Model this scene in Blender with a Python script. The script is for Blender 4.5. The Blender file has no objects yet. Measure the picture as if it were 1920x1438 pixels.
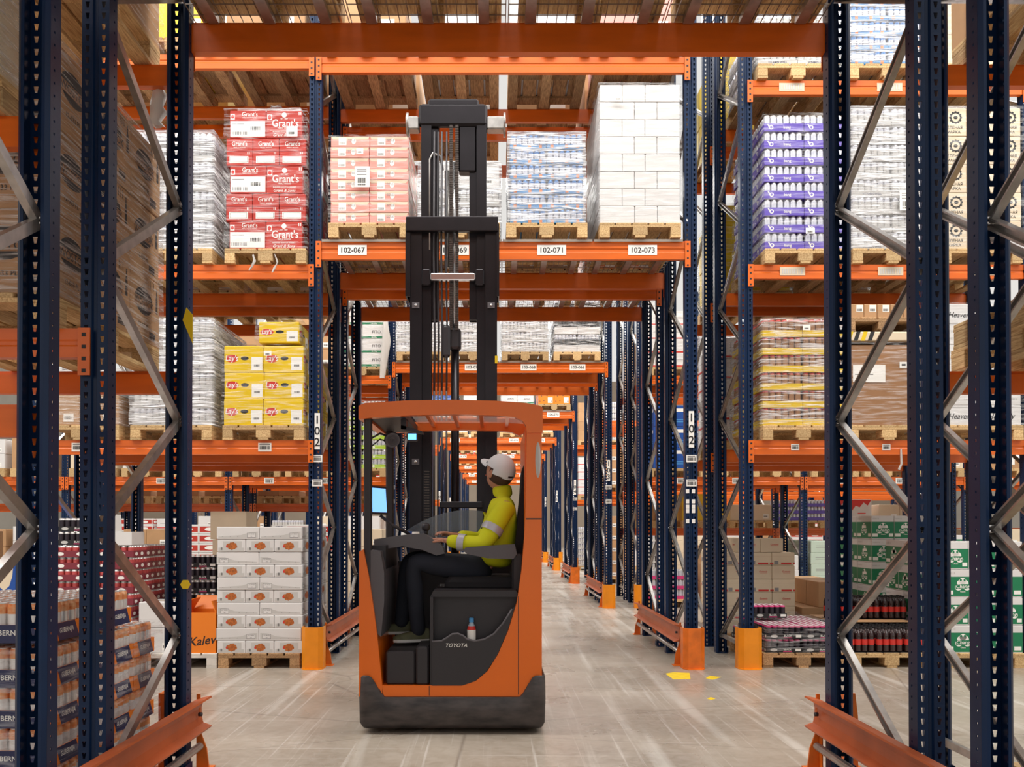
import bpy, bmesh, math, random
from mathutils import Vector, Matrix
SC = bpy.context.scene
COL = SC.collection
R = math.radians
PI = math.pi
random.seed(7)

# ---------------------------------------------------------------- camera, world, lamps, exposure
F_PX = 1590.0
cam_d = bpy.data.cameras.new('camera')
cam = bpy.data.objects.new('camera', cam_d)
COL.objects.link(cam)
cam.location = (0, 0, 1.39)
cam.rotation_euler = (R(90.6), 0, 0)
cam_d.sensor_width = 36
cam_d.lens = F_PX * 36 / 1920
cam_d.shift_x = 30 / 1920
cam_d.shift_y = (970.4 - 719) / 1920
cam_d.clip_start = 0.05
cam_d.clip_end = 300
SC.camera = cam
SC.view_settings.view_transform = 'Standard'
SC.view_settings.look = 'None'
SC.view_settings.gamma = 1
SC.view_settings.exposure = 0.32
SC.view_settings.use_curve_mapping = False

W = bpy.data.worlds.new('hall_light')
SC.world = W
W.use_nodes = True
W.node_tree.nodes['Background'].inputs[0].default_value = (1.0, 0.972, 0.935, 1)
W.node_tree.nodes['Background'].inputs[1].default_value = 0.64

def lamp(x, y, z, sx, sy, e, rx=0):
    d = bpy.data.lights.new('aisle_lamp', 'AREA')
    d.shape = 'RECTANGLE'; d.size = sx; d.size_y = sy; d.energy = e
    d.color = (1.0, 0.97, 0.93)
    o = bpy.data.objects.new('aisle_lamp', d); COL.objects.link(o)
    o.location = (x, y, z); o.rotation_euler = (rx, 0, 0)
    o['kind'] = 'structure'
    return o
# unseen strip lamps over the aisles, most shifted off centre to light the truck
lamp(0, 0.2, 8.8, 22, 0.8, 450)
for k in range(8):
    lamp(0, 5.9 + 6.16 * k, 8.8, 22 if k < 4 else 12, 0.8, 1020 if k < 4 else 650)

# ---------------------------------------------------------------- materials
def nd(nt, t, **kw):
    n = nt.nodes.new(t)
    for k, v in kw.items():
        setattr(n, k, v)
    return n

def mat(name, col, rough=0.5, metal=0.0, var=0.0, vscale=6.0, stretch=(1, 1, 1), bump=0.0, emis=0.0, spec=0.5,
        rnd=0.0, coord='Object', col2=None, alpha=1.0, trans=0.0):
    m = bpy.data.materials.new(name)
    m.use_nodes = True
    nt = m.node_tree
    b = nt.nodes['Principled BSDF']
    c = (col[0], col[1], col[2], 1)
    b.inputs['Base Color'].default_value = c
    b.inputs['Roughness'].default_value = rough
    b.inputs['Metallic'].default_value = metal
    b.inputs['Specular IOR Level'].default_value = spec
    b.inputs['Alpha'].default_value = alpha
    b.inputs['Transmission Weight'].default_value = trans
    if emis:
        b.inputs['Emission Color'].default_value = c
        b.inputs['Emission Strength'].default_value = emis
    if var or bump or rnd:
        tc = nd(nt, 'ShaderNodeTexCoord')
        mp = nd(nt, 'ShaderNodeMapping')
        mp.inputs['Scale'].default_value = stretch
        nz = nd(nt, 'ShaderNodeTexNoise')
        nz.inputs['Scale'].default_value = vscale
        nz.inputs['Detail'].default_value = 4
        nt.links.new(tc.outputs[coord], mp.inputs[0])
        oi = nd(nt, 'ShaderNodeObjectInfo')
        ad = nd(nt, 'ShaderNodeVectorMath', operation='ADD')
        nt.links.new(mp.outputs[0], ad.inputs[0])
        sc_ = nd(nt, 'ShaderNodeVectorMath', operation='SCALE')
        sc_.inputs[0].default_value = (13, 7, 5)
        nt.links.new(oi.outputs['Random'], sc_.inputs['Scale'])
        nt.links.new(sc_.outputs[0], ad.inputs[1])
        nt.links.new(ad.outputs[0], nz.inputs['Vector'])
        c2 = col2 or tuple(x * (1 - var) for x in col[:3])
        mx = nd(nt, 'ShaderNodeMix', data_type='RGBA')
        mx.inputs[6].default_value = c
        mx.inputs[7].default_value = (c2[0], c2[1], c2[2], 1)
        rp = nd(nt, 'ShaderNodeMapRange')
        rp.inputs[1].default_value = 0.35; rp.inputs[2].default_value = 0.7
        nt.links.new(nz.outputs[0], rp.inputs[0])
        nt.links.new(rp.outputs[0], mx.inputs[0])
        out = mx.outputs[2]
        if rnd:
            hs = nd(nt, 'ShaderNodeHueSaturation')
            mr = nd(nt, 'ShaderNodeMapRange')
            mr.inputs[3].default_value = 1 - rnd; mr.inputs[4].default_value = 1 + rnd * 0.6
            nt.links.new(oi.outputs['Random'], mr.inputs[0])
            nt.links.new(mr.outputs[0], hs.inputs['Value'])
            nt.links.new(out, hs.inputs['Color'])
            out = hs.outputs[0]
        nt.links.new(out, b.inputs['Base Color'])
        if bump:
            bp = nd(nt, 'ShaderNodeBump')
            bp.inputs['Strength'].default_value = bump
            bp.inputs['Distance'].default_value = 0.01
            nt.links.new(nz.outputs[0], bp.inputs['Height'])
            nt.links.new(bp.outputs[0], b.inputs['Normal'])
    return m

def sr(r, g, b):
    f = lambda v: (v / 255) / 12.92 if v <= 10 else (((v / 255) + 0.055) / 1.055) ** 2.4
    return (f(r), f(g), f(b))

M = {}
M['blue'] = mat('rack_blue_paint', sr(8, 37, 72), 0.36, 0.0, 0.3, 3, spec=0.28)
M['orange'] = mat('rack_orange_paint', sr(226, 104, 20), 0.34, 0.0, 0.18, 2.0, (1, 6, 6))
M['rail'] = mat('guard_rail_orange_paint', sr(186, 92, 48), 0.45, 0.0, 0.3, 4)
M['amber'] = mat('protector_amber_paint', sr(242, 146, 14), 0.4, 0.0, 0.15, 5)
M['amber2'] = mat('protector_orange_paint', sr(234, 118, 30), 0.4, 0.0, 0.3, 9)
M['galv'] = mat('galvanised_steel', sr(186, 182, 178), 0.34, 0.85, 0.3, 14)
M['wire'] = mat('galvanised_wire', sr(160, 150, 140), 0.4, 0.7)
M['wood'] = mat('pallet_pine', sr(222, 190, 138), 0.75, 0, 0.0, 9, (14, 1.2, 14), 0.25, rnd=0.28, col2=sr(172, 132, 84))
M['wood_dark'] = mat('pallet_dark_pine', sr(200, 160, 114), 0.8, 0, 0.0, 9, (14, 1.2, 14), 0.25, rnd=0.3, col2=sr(138, 102, 68))  # darker brown pine for the high pallets and some lower ones
M['wood_white'] = mat('pallet_white_paint', sr(226, 220, 210), 0.7, 0, 0.25, 8)
M['kraft'] = mat('kraft_cardboard', sr(190, 148, 106), 0.75, 0, 0.12, 5, rnd=0.12)
M['kraft_lo'] = mat('brown_cardboard', sr(160, 118, 82), 0.75, 0, 0.12, 5, rnd=0.12)
M['kraft_in'] = mat('cardboard_inside', sr(120, 84, 54), 0.85)
M['tape'] = mat('packing_tape', sr(206, 178, 130), 0.25)
M['cream'] = mat('cream_cardboard', sr(226, 208, 180), 0.7, 0, 0.06, 5, rnd=0.06)
M['white'] = mat('white_cardboard', sr(222, 220, 218), 0.6, 0, 0.05, 5, rnd=0.04)
M['paper'] = mat('label_paper', sr(240, 238, 232), 0.6)
M['ink'] = mat('black_ink', sr(30, 28, 30), 0.6)
M['grey_ink'] = mat('grey_ink', sr(140, 138, 138), 0.6)
M['lt_grey'] = mat('light_grey_ink', sr(196, 194, 190), 0.6)
M['red'] = mat('red_print', sr(188, 50, 36), 0.5, 0, 0.06, rnd=0.08)
M['red_ink'] = mat('red_ink', sr(206, 48, 38), 0.5)
M['pink'] = mat('pink_print', sr(236, 160, 148), 0.5, 0, 0.08, rnd=0.05)
M['yellow'] = mat('yellow_print', sr(232, 196, 12), 0.42, 0, 0.06, rnd=0.04)
M['green'] = mat('green_print', sr(10, 122, 78), 0.5, 0, 0.06)
M['lime'] = mat('lime_print', sr(172, 206, 50), 0.5)
M['navy'] = mat('navy_print', sr(40, 44, 84), 0.45)
M['deep_blue'] = mat('deep_blue_print', sr(22, 76, 158), 0.45)
M['purple'] = mat('purple_print', sr(104, 84, 186), 0.45)
M['sky'] = mat('light_blue_print', sr(74, 148, 206), 0.4)
M['oran_print'] = mat('orange_print', sr(238, 128, 24), 0.45)
M['copper'] = mat('pale_orange_can_print', sr(232, 176, 130), 0.35, 0.1, 0.01, 40, col2=sr(222, 122, 52))
M['burg'] = mat('burgundy_print', sr(126, 40, 54), 0.45)
M['pinkcan'] = mat('red_can_print', sr(196, 84, 84), 0.3, 0.15)
M['can'] = mat('aluminium_can', sr(226, 224, 222), 0.25, 0.3)
M['cantop'] = mat('can_lid_metal', sr(214, 212, 210), 0.3, 0.4)
M['white_can'] = mat('white_can_print', sr(206, 208, 218), 0.3, 0.3)
M['dark_can'] = mat('black_can_print', sr(52, 46, 54), 0.3, 0.4)
M['blue_can'] = mat('blue_can_print', sr(44, 122, 192), 0.3, 0.3)
M['cola'] = mat('cola_liquid', sr(46, 26, 26), 0.12, spec=0.7)
M['brown_emb'] = mat('roast_picture_brown', sr(196, 108, 44), 0.5, 0, 0.5, 60)
M['sage'] = mat('sage_cardboard', sr(190, 206, 190), 0.6, 0, 0.06)
M['magenta'] = mat('magenta_print', sr(206, 60, 120), 0.45)
M['tyre'] = mat('black_rubber', sr(34, 32, 34), 0.7, 0, 0.4, 12)
M['bumper'] = mat('bumper_dark_plastic', sr(74, 66, 64), 0.5, 0, 0.4, 7, (1, 1, 3), col2=sr(36, 32, 33), bump=0.2)
M['tr_orange'] = mat('truck_orange_paint', sr(242, 114, 14), 0.28, 0.0, 0.05, 2)
M['tr_black'] = mat('truck_black_plastic', sr(46, 42, 46), 0.5, 0, 0.1)
M['tr_grey'] = mat('truck_grey_plastic', sr(92, 88, 92), 0.45)
M['mast'] = mat('mast_black_steel', sr(40, 36, 40), 0.32, 0.6, 0.25, 5)
M['chrome'] = mat('polished_steel', sr(206, 204, 204), 0.2, 0.9)
M['chain'] = mat('lift_chain_steel', sr(96, 88, 84), 0.4, 0.8, 0.5, 60)
M['seat'] = mat('seat_black_fabric', sr(30, 28, 32), 0.85)
M['hivis'] = mat('hi_vis_yellow_fabric', sr(222, 226, 20), 0.75, 0, 0.1, 10, bump=0.15)
M['reflective'] = mat('reflective_grey_tape', sr(196, 196, 204), 0.4, 0.3)
M['trouser'] = mat('dark_navy_trouser_fabric', sr(38, 42, 54), 0.85, 0, 0.25, 9)
M['skin'] = mat('skin', sr(206, 146, 120), 0.5, 0, 0.1, 12)
M['hair'] = mat('short_brown_hair', sr(74, 50, 38), 0.8)
M['cap'] = mat('white_cap_fabric', sr(232, 238, 242), 0.7, 0, 0.04)
M['shoe'] = mat('grey_shoe_fabric', sr(96, 98, 70), 0.7, 0, 0.3, 20)
M['sole'] = mat('white_sole', sr(214, 214, 210), 0.6)
M['screen'] = mat('lit_blue_screen', sr(120, 180, 250), 0.3, emis=1.1)
M['bluelamp'] = mat('blue_spot_lamp', sr(70, 150, 255), 0.3, emis=4.0)
M['yellow_paint'] = mat('floor_yellow_paint', sr(240, 206, 30), 0.5, 0, 0.2, 20)
M['hanging'] = mat('loose_plastic_film', sr(222, 218, 212), 0.25, 0, 0.2, 8, (1, 1, 0.2), 0.6, alpha=0.8)
M['wall'] = mat('hall_wall_panel', sr(188, 182, 172), 0.7, 0, 0.08, 1)
M['wall_tan'] = mat('hall_end_wall_panel', sr(176, 160, 142), 0.7, 0, 0.08, 1)

def film_material(name, lo, hi, streak, tint=(0.95, 0.95, 0.96), tilt=0.12, rough=0.16):
    m = bpy.data.materials.new(name); m.use_nodes = True
    nt = m.node_tree; b = nt.nodes['Principled BSDF']; out = nt.nodes['Material Output']
    b.inputs['Base Color'].default_value = (*tint, 1)
    b.inputs['Roughness'].default_value = rough
    b.inputs['Specular IOR Level'].default_value = 0.9
    tr = nd(nt, 'ShaderNodeBsdfTransparent'); tr.inputs[0].default_value = (0.97, 0.97, 0.97, 1)
    mx = nd(nt, 'ShaderNodeMixShader')
    tc = nd(nt, 'ShaderNodeTexCoord'); mp = nd(nt, 'ShaderNodeMapping')
    mp.inputs['Scale'].default_value = (1.2, 1.2, streak); mp.inputs['Rotation'].default_value = (tilt, tilt, 0)
    nz = nd(nt, 'ShaderNodeTexNoise'); nz.inputs['Scale'].default_value = 3.2; nz.inputs['Detail'].default_value = 7
    nz.inputs['Distortion'].default_value = 0.6
    nt.links.new(tc.outputs['Object'], mp.inputs[0]); nt.links.new(mp.outputs[0], nz.inputs['Vector'])
    mr = nd(nt, 'ShaderNodeMapRange')
    mr.inputs[1].default_value = 0.46; mr.inputs[2].default_value = 0.64
    mr.inputs[3].default_value = lo; mr.inputs[4].default_value = hi
    nt.links.new(nz.outputs[0], mr.inputs[0])
    nt.links.new(mr.outputs[0], mx.inputs[0])
    bp = nd(nt, 'ShaderNodeBump'); bp.inputs['Strength'].default_value = 0.9; bp.inputs['Distance'].default_value = 0.03
    nt.links.new(nz.outputs[0], bp.inputs['Height']); nt.links.new(bp.outputs[0], b.inputs['Normal'])
    nt.links.new(tr.outputs[0], mx.inputs[1]); nt.links.new(b.outputs[0], mx.inputs[2])
    nt.links.new(mx.outputs[0], out.inputs[0])
    return m
M['film'] = film_material('clear_stretch_film', 0.04, 0.6, 16)
M['film_thick'] = film_material('milky_stretch_film', 0.18, 0.95, 20, (0.97, 0.97, 0.99))
M['film_clear'] = film_material('thin_stretch_film', 0.0, 0.26, 14)
M['film_warm'] = film_material('warm_glint_stretch_film', 0.05, 0.6, 26, (0.86, 0.79, 0.74), 0.6)  # pale diagonal streaks put the glints on the film into its colour

def floor_material():
    m = bpy.data.materials.new('polished_concrete'); m.use_nodes = True
    nt = m.node_tree; b = nt.nodes['Principled BSDF']
    L = nt.links.new
    tc = nd(nt, 'ShaderNodeTexCoord')
    def noise(scale, detail, st=(1, 1, 1), rz=0, dist=0):
        mp = nd(nt, 'ShaderNodeMapping'); mp.inputs['Scale'].default_value = st; mp.inputs['Rotation'].default_value = (0, 0, rz)
        n = nd(nt, 'ShaderNodeTexNoise'); n.inputs['Scale'].default_value = scale; n.inputs['Detail'].default_value = detail
        n.inputs['Distortion'].default_value = dist
        L(tc.outputs['Object'], mp.inputs[0]); L(mp.outputs[0], n.inputs['Vector']); return n.outputs[0]
    def mr(inp, a, b_, c=0, d=1):
        n = nd(nt, 'ShaderNodeMapRange'); n.inputs[1].default_value = a; n.inputs[2].default_value = b_
        n.inputs[3].default_value = c; n.inputs[4].default_value = d; L(inp, n.inputs[0]); return n.outputs[0]
    def mixc(f, a, b_):
        n = nd(nt, 'ShaderNodeMix', data_type='RGBA'); L(f, n.inputs[0])
        if isinstance(a, tuple): n.inputs[6].default_value = (*a, 1)
        else: L(a, n.inputs[6])
        if isinstance(b_, tuple): n.inputs[7].default_value = (*b_, 1)
        else: L(b_, n.inputs[7])
        return n.outputs[2]
    base = mixc(mr(noise(0.55, 5), 0.35, 0.68), sr(164, 153, 138), sr(130, 117, 102))
    base = mixc(mr(noise(9, 6, (1, 1, 1), 0, 1.5), 0.3, 0.75, 0, 0.35), base, sr(196, 188, 178))
    # worn, paler wheel tracks that run through the tunnel and swing out to the right
    base = mixc(mr(noise(1.0, 4, (5.5, 0.28, 1), R(-12), 0.5), 0.55, 0.68, 0, 0.5), base, sr(212, 208, 200))
    base = mixc(mr(noise(1.0, 5, (34, 0.5, 1), R(-16), 0.2), 0.60, 0.68, 0, 0.4), base, sr(216, 212, 206))
    base = mixc(mr(noise(1.0, 5, (0.5, 30, 1), R(4), 0.2), 0.62, 0.70, 0, 0.3), base, sr(206, 200, 192))
    # a few hairline cracks
    vo = nd(nt, 'ShaderNodeTexVoronoi', feature='DISTANCE_TO_EDGE'); vo.inputs['Scale'].default_value = 0.33
    mp = nd(nt, 'ShaderNodeMapping'); mp.inputs['Scale'].default_value = (0.7, 1.6, 1)
    L(tc.outputs['Object'], mp.inputs[0]); L(mp.outputs[0], vo.inputs['Vector'])
    base = mixc(mr(vo.outputs['Distance'], 0.0, 0.0035, 0.5, 0.0), base, sr(96, 84, 74))
    L(base, b.inputs['Base Color'])
    L(mr(noise(1.3, 5), 0.3, 0.7, 0.2, 0.42), b.inputs['Roughness'])
    b.inputs['Specular IOR Level'].default_value = 0.55
    return m
M['floor'] = floor_material()

# ---------------------------------------------------------------- mesh builder
TXT = {}
def text_geo(s):
    if s not in TXT:
        cu = bpy.data.curves.new('t', 'FONT'); cu.body = s; cu.resolution_u = 2; cu.offset = 0.012
        cu.align_x = 'CENTER'; cu.align_y = 'CENTER'
        ob = bpy.data.objects.new('t', cu)
        COL.objects.link(ob)
        dg = bpy.context.evaluated_depsgraph_get()
        me = bpy.data.meshes.new_from_object(ob.evaluated_get(dg))
        TXT[s] = ([(v.co.x, v.co.y) for v in me.vertices], [tuple(p.vertices) for p in me.polygons])
        bpy.data.objects.remove(ob); bpy.data.meshes.remove(me); bpy.data.curves.remove(cu)
    return TXT[s]

class MB:
    def __init__(s):
        s.v = []; s.f = []; s.m = []; s.mats = []; s.sm = []
    def mi(s, m):
        if m not in s.mats: s.mats.append(m)
        return s.mats.index(m)
    def add(s, vs, fs, m, smooth=False):
        b = len(s.v); k = s.mi(m)
        s.v += [tuple(v) for v in vs]
        for f in fs:
            s.f.append([b + i for i in f]); s.m.append(k); s.sm.append(smooth)
        return s
    def box(s, x0, x1, y0, y1, z0, z1, m):
        vs = [(x, y, z) for x in (x0, x1) for y in (y0, y1) for z in (z0, z1)]
        return s.add(vs, [(0, 1, 3, 2), (4, 6, 7, 5), (0, 4, 5, 1), (2, 3, 7, 6), (0, 2, 6, 4), (1, 5, 7, 3)], m)
    def bbox(s, x0, x1, y0, y1, z0, z1, m, r=0.01):
        # box with chamfered edges
        def ring(z, e):
            return [(x0 + r + e, y0 + e, z), (x1 - r - e, y0 + e, z), (x1 - e, y0 + r + e, z), (x1 - e, y1 - r - e, z),
                    (x1 - r - e, y1 - e, z), (x0 + r + e, y1 - e, z), (x0 + e, y1 - r - e, z), (x0 + e, y0 + r + e, z)]
        rs = [ring(z0, r * .7), ring(z0 + r, 0), ring(z1 - r, 0), ring(z1, r * .7)]
        vs = sum(rs, []); fs = [tuple(range(7, -1, -1)), tuple(range(24, 32))]
        for k in range(3):
            for i in range(8):
                j = (i + 1) % 8
                fs.append((k * 8 + i, k * 8 + j, k * 8 + 8 + j, k * 8 + 8 + i))
        return s.add(vs, fs, m)
    def tube(s, pts, r, m, seg=8, caps=True, smooth=True, rs=None, flat=1.0):
        pts = [Vector(p) for p in pts]; n = len(pts); vs = []; fs = []
        up = None
        for i, p in enumerate(pts):
            t = (pts[min(i + 1, n - 1)] - pts[max(i - 1, 0)]).normalized()
            if up is None:
                up = Vector((0, 0, 1)) if abs(t.z) < 0.9 else Vector((1, 0, 0))
            a = t.cross(up).normalized(); b = a.cross(t).normalized(); up = b
            rr = rs[i] if rs else r
            for k in range(seg):
                an = 2 * PI * k / seg + PI / seg
                vs.append(p + a * math.cos(an) * rr + b * math.sin(an) * rr * flat)
        for i in range(n - 1):
            for k in range(seg):
                j = (k + 1) % seg
                fs.append((i * seg + k, i * seg + j, (i + 1) * seg + j, (i + 1) * seg + k))
        if caps:
            fs.append(tuple(range(seg - 1, -1, -1))); fs.append(tuple(range((n - 1) * seg, n * seg)))
        return s.add(vs, fs, m, smooth)
    def lathe(s, prof, m, seg=12, c=(0, 0), smooth=True):
        vs = []; fs = []
        for r, z in prof:
            for k in range(seg):
                a = 2 * PI * k / seg
                vs.append((c[0] + r * math.cos(a), c[1] + r * math.sin(a), z))
        for i in range(len(prof) - 1):
            mm = m[i] if isinstance(m, list) else m
            fs = [(i * seg + k, i * seg + (k + 1) % seg, (i + 1) * seg + (k + 1) % seg, (i + 1) * seg + k) for k in range(seg)]
            s.add([vs[q] for q in range(i * seg, (i + 2) * seg)],
                  [tuple(q - i * seg for q in f) for f in fs], mm, smooth)
        mm = m[-1] if isinstance(m, list) else m
        s.add(vs[-seg:], [tuple(range(seg))], mm)
        return s
    def prism(s, poly, a0, a1, axis, m, smooth=False):
        # poly 2D extruded along axis ('x': poly=(y,z); 'y': (x,z); 'z': (x,y))
        def P(p, a):
            return {'x': (a, p[0], p[1]), 'y': (p[0], a, p[1]), 'z': (p[0], p[1], a)}[axis]
        n = len(poly)
        vs = [P(p, a0) for p in poly] + [P(p, a1) for p in poly]
        fs = [(i, (i + 1) % n, n + (i + 1) % n, n + i) for i in range(n)]
        s.add(vs, fs, m, smooth)
        s.add(vs, [tuple(range(n - 1, -1, -1)), tuple(range(n, 2 * n))], m)
        return s
    def sphere(s, c, r, m, seg=12, rings=8, sc=(1, 1, 1)):
        vs = [(c[0], c[1], c[2] - r * sc[2])]; fs = []
        for i in range(1, rings):
            ph = PI * i / rings - PI / 2
            for k in range(seg):
                a = 2 * PI * k / seg
                vs.append((c[0] + r * sc[0] * math.cos(ph) * math.cos(a), c[1] + r * sc[1] * math.cos(ph) * math.sin(a), c[2] + r * sc[2] * math.sin(ph)))
        vs.append((c[0], c[1], c[2] + r * sc[2]))
        for k in range(seg):
            fs.append((0, 1 + (k + 1) % seg, 1 + k))
            fs.append((len(vs) - 1, 1 + (rings - 2) * seg + k, 1 + (rings - 2) * seg + (k + 1) % seg))
        for i in range(rings - 2):
            for k in range(seg):
                j = (k + 1) % seg
                fs.append((1 + i * seg + k, 1 + i * seg + j, 1 + (i + 1) * seg + j, 1 + (i + 1) * seg + k))
        return s.add(vs, fs, m, True)
    # --- flat print on the faces of a box of size (w, d, h) whose base centre is the origin
    def face(s, side, w, d, h, e=0.0006):
        return {'f': (Vector((0, -d / 2 - e, 0)), Vector((1, 0, 0))), 'b': (Vector((0, d / 2 + e, 0)), Vector((-1, 0, 0))),
                'r': (Vector((w / 2 + e, 0, 0)), Vector((0, 1, 0))), 'l': (Vector((-w / 2 - e, 0, 0)), Vector((0, -1, 0)))}[side]
    def dpoly(s, fr, pts, m, lift=0.0):
        o, u = fr; nrm = Vector((u.y, -u.x, 0)) * .4
        return s.add([o + nrm * lift + u * a + Vector((0, 0, b)) for a, b in pts], [tuple(range(len(pts)))], m)
    def drect(s, fr, u0, v0, u1, v1, m, lift=0.0):
        return s.dpoly(fr, [(u0, v0), (u1, v0), (u1, v1), (u0, v1)], m, lift)
    def dell(s, fr, cu, cv, a, b, m, n=16, lift=0.0):
        return s.dpoly(fr, [(cu + a * math.cos(2 * PI * k / n), cv + b * math.sin(2 * PI * k / n)) for k in range(n)], m, lift)
    def dtext(s, fr, txt, cu, cv, size, m, shear=0.0, sx=1.0, lift=0.0012, rot=0.0):
        o, u = fr; vs, fs = text_geo(txt); nrm = Vector((u.y, -u.x, 0)) * .4
        cr, srn = math.cos(rot), math.sin(rot)
        out = []
        for a, b in vs:
            a2 = (a + shear * b) * size * sx; b2 = b * size
            out.append(o + nrm * lift + u * (cu + a2 * cr - b2 * srn) + Vector((0, 0, cv + a2 * srn + b2 * cr)))
        return s.add(out, fs, m)
    def dbar(s, fr, u0, v0, w, h, m, n=9):
        r_ = random.Random(5)
        x = u0
        st = w / (n * 2)
        for k in range(n):
            ww = st * r_.uniform(.5, 1.5)
            s.drect(fr, x, v0, x + ww, v0 + h, m, 0.0008)
            x += st * 2
        return s
    def mesh(s, name):
        me = bpy.data.meshes.new(name)
        me.from_pydata(s.v, [], s.f)
        for m in s.mats: me.materials.append(m)
        me.polygons.foreach_set('material_index', s.m)
        me.polygons.foreach_set('use_smooth', s.sm)
        me.update()
        return me
    def obj(s, name, parent=None, loc=(0, 0, 0), rz=0.0):
        return ob(name, s.mesh(name), parent, loc, rz)

def ob(name, me, parent=None, loc=(0, 0, 0), rz=0.0):
    o = bpy.data.objects.new(name, me)
    COL.objects.link(o)
    o.location = loc
    if rz: o.rotation_euler = (0, 0, rz)
    if parent: o.parent = parent
    return o

SEEN = {}
def tag(o, label, cat, group=None):
    n = len(label.split())
    if not 4 <= n <= 16: print('LABELLEN', n, label)
    if label in SEEN: print('DUPLABEL', label)
    SEEN[label] = 1
    o['label'] = label; o['category'] = cat
    if group: o['group'] = group
    return o

def struct(o):
    o['kind'] = 'structure'; return o

CACHE = {}
def cached(key, fn):
    if key not in CACHE: CACHE[key] = fn()
    return CACHE[key]

def bake(me, mods):
    """return the mesh with modifiers applied"""
    o = bpy.data.objects.new('bake', me); COL.objects.link(o)
    for t, kw in mods:
        m = o.modifiers.new(t, t)
        for k, v in kw.items(): setattr(m, k, v)
    dg = bpy.context.evaluated_depsgraph_get()
    r = bpy.data.meshes.new_from_object(o.evaluated_get(dg))
    bpy.data.objects.remove(o)
    return r

def PX(px, d): return (px - 930) * d / F_PX
def PZ(py, d): return 1.39 - (py - 987) * d / F_PX
ORD = ['bottom', 'second', 'third', 'fourth', 'fifth', 'sixth', 'seventh', 'eighth', 'ninth', 'tenth', 'eleventh', 'twelfth']
# ---------------------------------------------------------------- setting
b = MB(); b.box(-30, 30, -6, 66, -0.2, 0, M['floor']); struct(b.obj('floor'))
b = MB(); b.box(-30, 30, 62, 62.3, 0, 12, M['wall_tan']); struct(b.obj('wall_back'))
b = MB(); b.box(-30.3, -30, -6, 66, 0, 12, M['wall']); struct(b.obj('wall_left'))
b = MB(); b.box(30, 30.3, -6, 66, 0, 12, M['wall']); struct(b.obj('wall_right'))

for nm, pts, lab in (
    ('paint_mark', [(PX(1247, 8.02), 8.02), (PX(1262, 7.72), 7.72), (PX(1294, 7.74), 7.74), (PX(1292, 8.06), 8.06), (PX(1262, 8.1), 8.1)], 'large worn yellow paint mark on the floor before the right tunnel post'),
    ('paint_mark', [(PX(1322, 7.78), 7.78), (PX(1335, 7.7), 7.7), (PX(1352, 7.84), 7.84), (PX(1330, 7.9), 7.9)], 'thin yellow paint smear on the floor, right of the large yellow mark'),
    ('paint_mark', [(PX(1325, 6.86), 6.86), (PX(1332, 6.8), 6.8), (PX(1341, 6.86), 6.86), (PX(1332, 6.92), 6.92)], 'small yellow paint speck on the open floor, nearest to the camera')):
    b = MB(); b.prism(pts, 0.0, 0.0012, 'z', M['yellow_paint']); tag(b.obj(nm), lab, 'paint mark')

# ---------------------------------------------------------------- rack frames
def perf(vs, fs, P, u0, u1, z0, z1, hole):
    """strip cell with a hole: P(u, z) -> point; hole = list of 4 (u, z)"""
    k = len(vs)
    vs += [P(u0, z0), P(u1, z0), P(u1, z1), P(u0, z1)] + [P(*h) for h in hole]
    fs += [(k, k + 1, k + 5, k + 4), (k + 1, k + 2, k + 6, k + 5), (k + 2, k + 3, k + 7, k + 6), (k + 3, k, k + 4, k + 7)]

def upright_mesh(H, wd=0.12, dp=0.078):
    def mk():
        vs = []; fs = []
        p = 0.05; n = int(H / p)
        hw = wd / 2
        def web(s):
            return lambda u, z: (s * u, 0, z)
        for i in range(n):
            z0 = i * p; z1 = z0 + p; zc = z0 + p / 2
            for s in (-1, 1):
                perf(vs, fs, web(s), 0.014, hw, z0, z1, [(0.031, zc - 0.014), (0.041, zc - 0.014), (0.046, zc + 0.013), (0.026, zc + 0.013)])
                q = lambda u, z, s=s: (s * hw, u, z)
                perf(vs, fs, q, 0, dp, z0, z1, [(0.044, zc - 0.005), (0.054, zc - 0.005), (0.054, zc + 0.005), (0.044, zc + 0.005)])
        def strip(a, b_):
            k = len(vs)
            vs.extend([(a[0], a[1], 0), (b_[0], b_[1], 0), (b_[0], b_[1], n * p), (a[0], a[1], n * p)])
            fs.append((k, k + 1, k + 2, k + 3))
        strip((-0.014, 0), (-0.008, 0.011)); strip((-0.008, 0.011), (0.008, 0.011)); strip((0.008, 0.011), (0.014, 0))
        for s in (-1, 1):
            strip((s * hw, dp), (s * (hw - 0.014), dp + 0.012)); strip((s * (hw - 0.014), dp + 0.012), (s * (hw - 0.026), dp + 0.012))
        b = MB(); b.add(vs, fs, M['blue'])
        me = b.mesh('upright')
        bm = bmesh.new(); bm.from_mesh(me)
        bmesh.ops.remove_doubles(bm, verts=bm.verts, dist=0.0004)
        bmesh.ops.recalc_face_normals(bm, faces=bm.faces)
        bm.to_mesh(me); bm.free()
        return bake(me, [('SOLIDIFY', {'thickness': 0.0032, 'offset': 0})])
    return cached(('up', H), mk)

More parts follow.
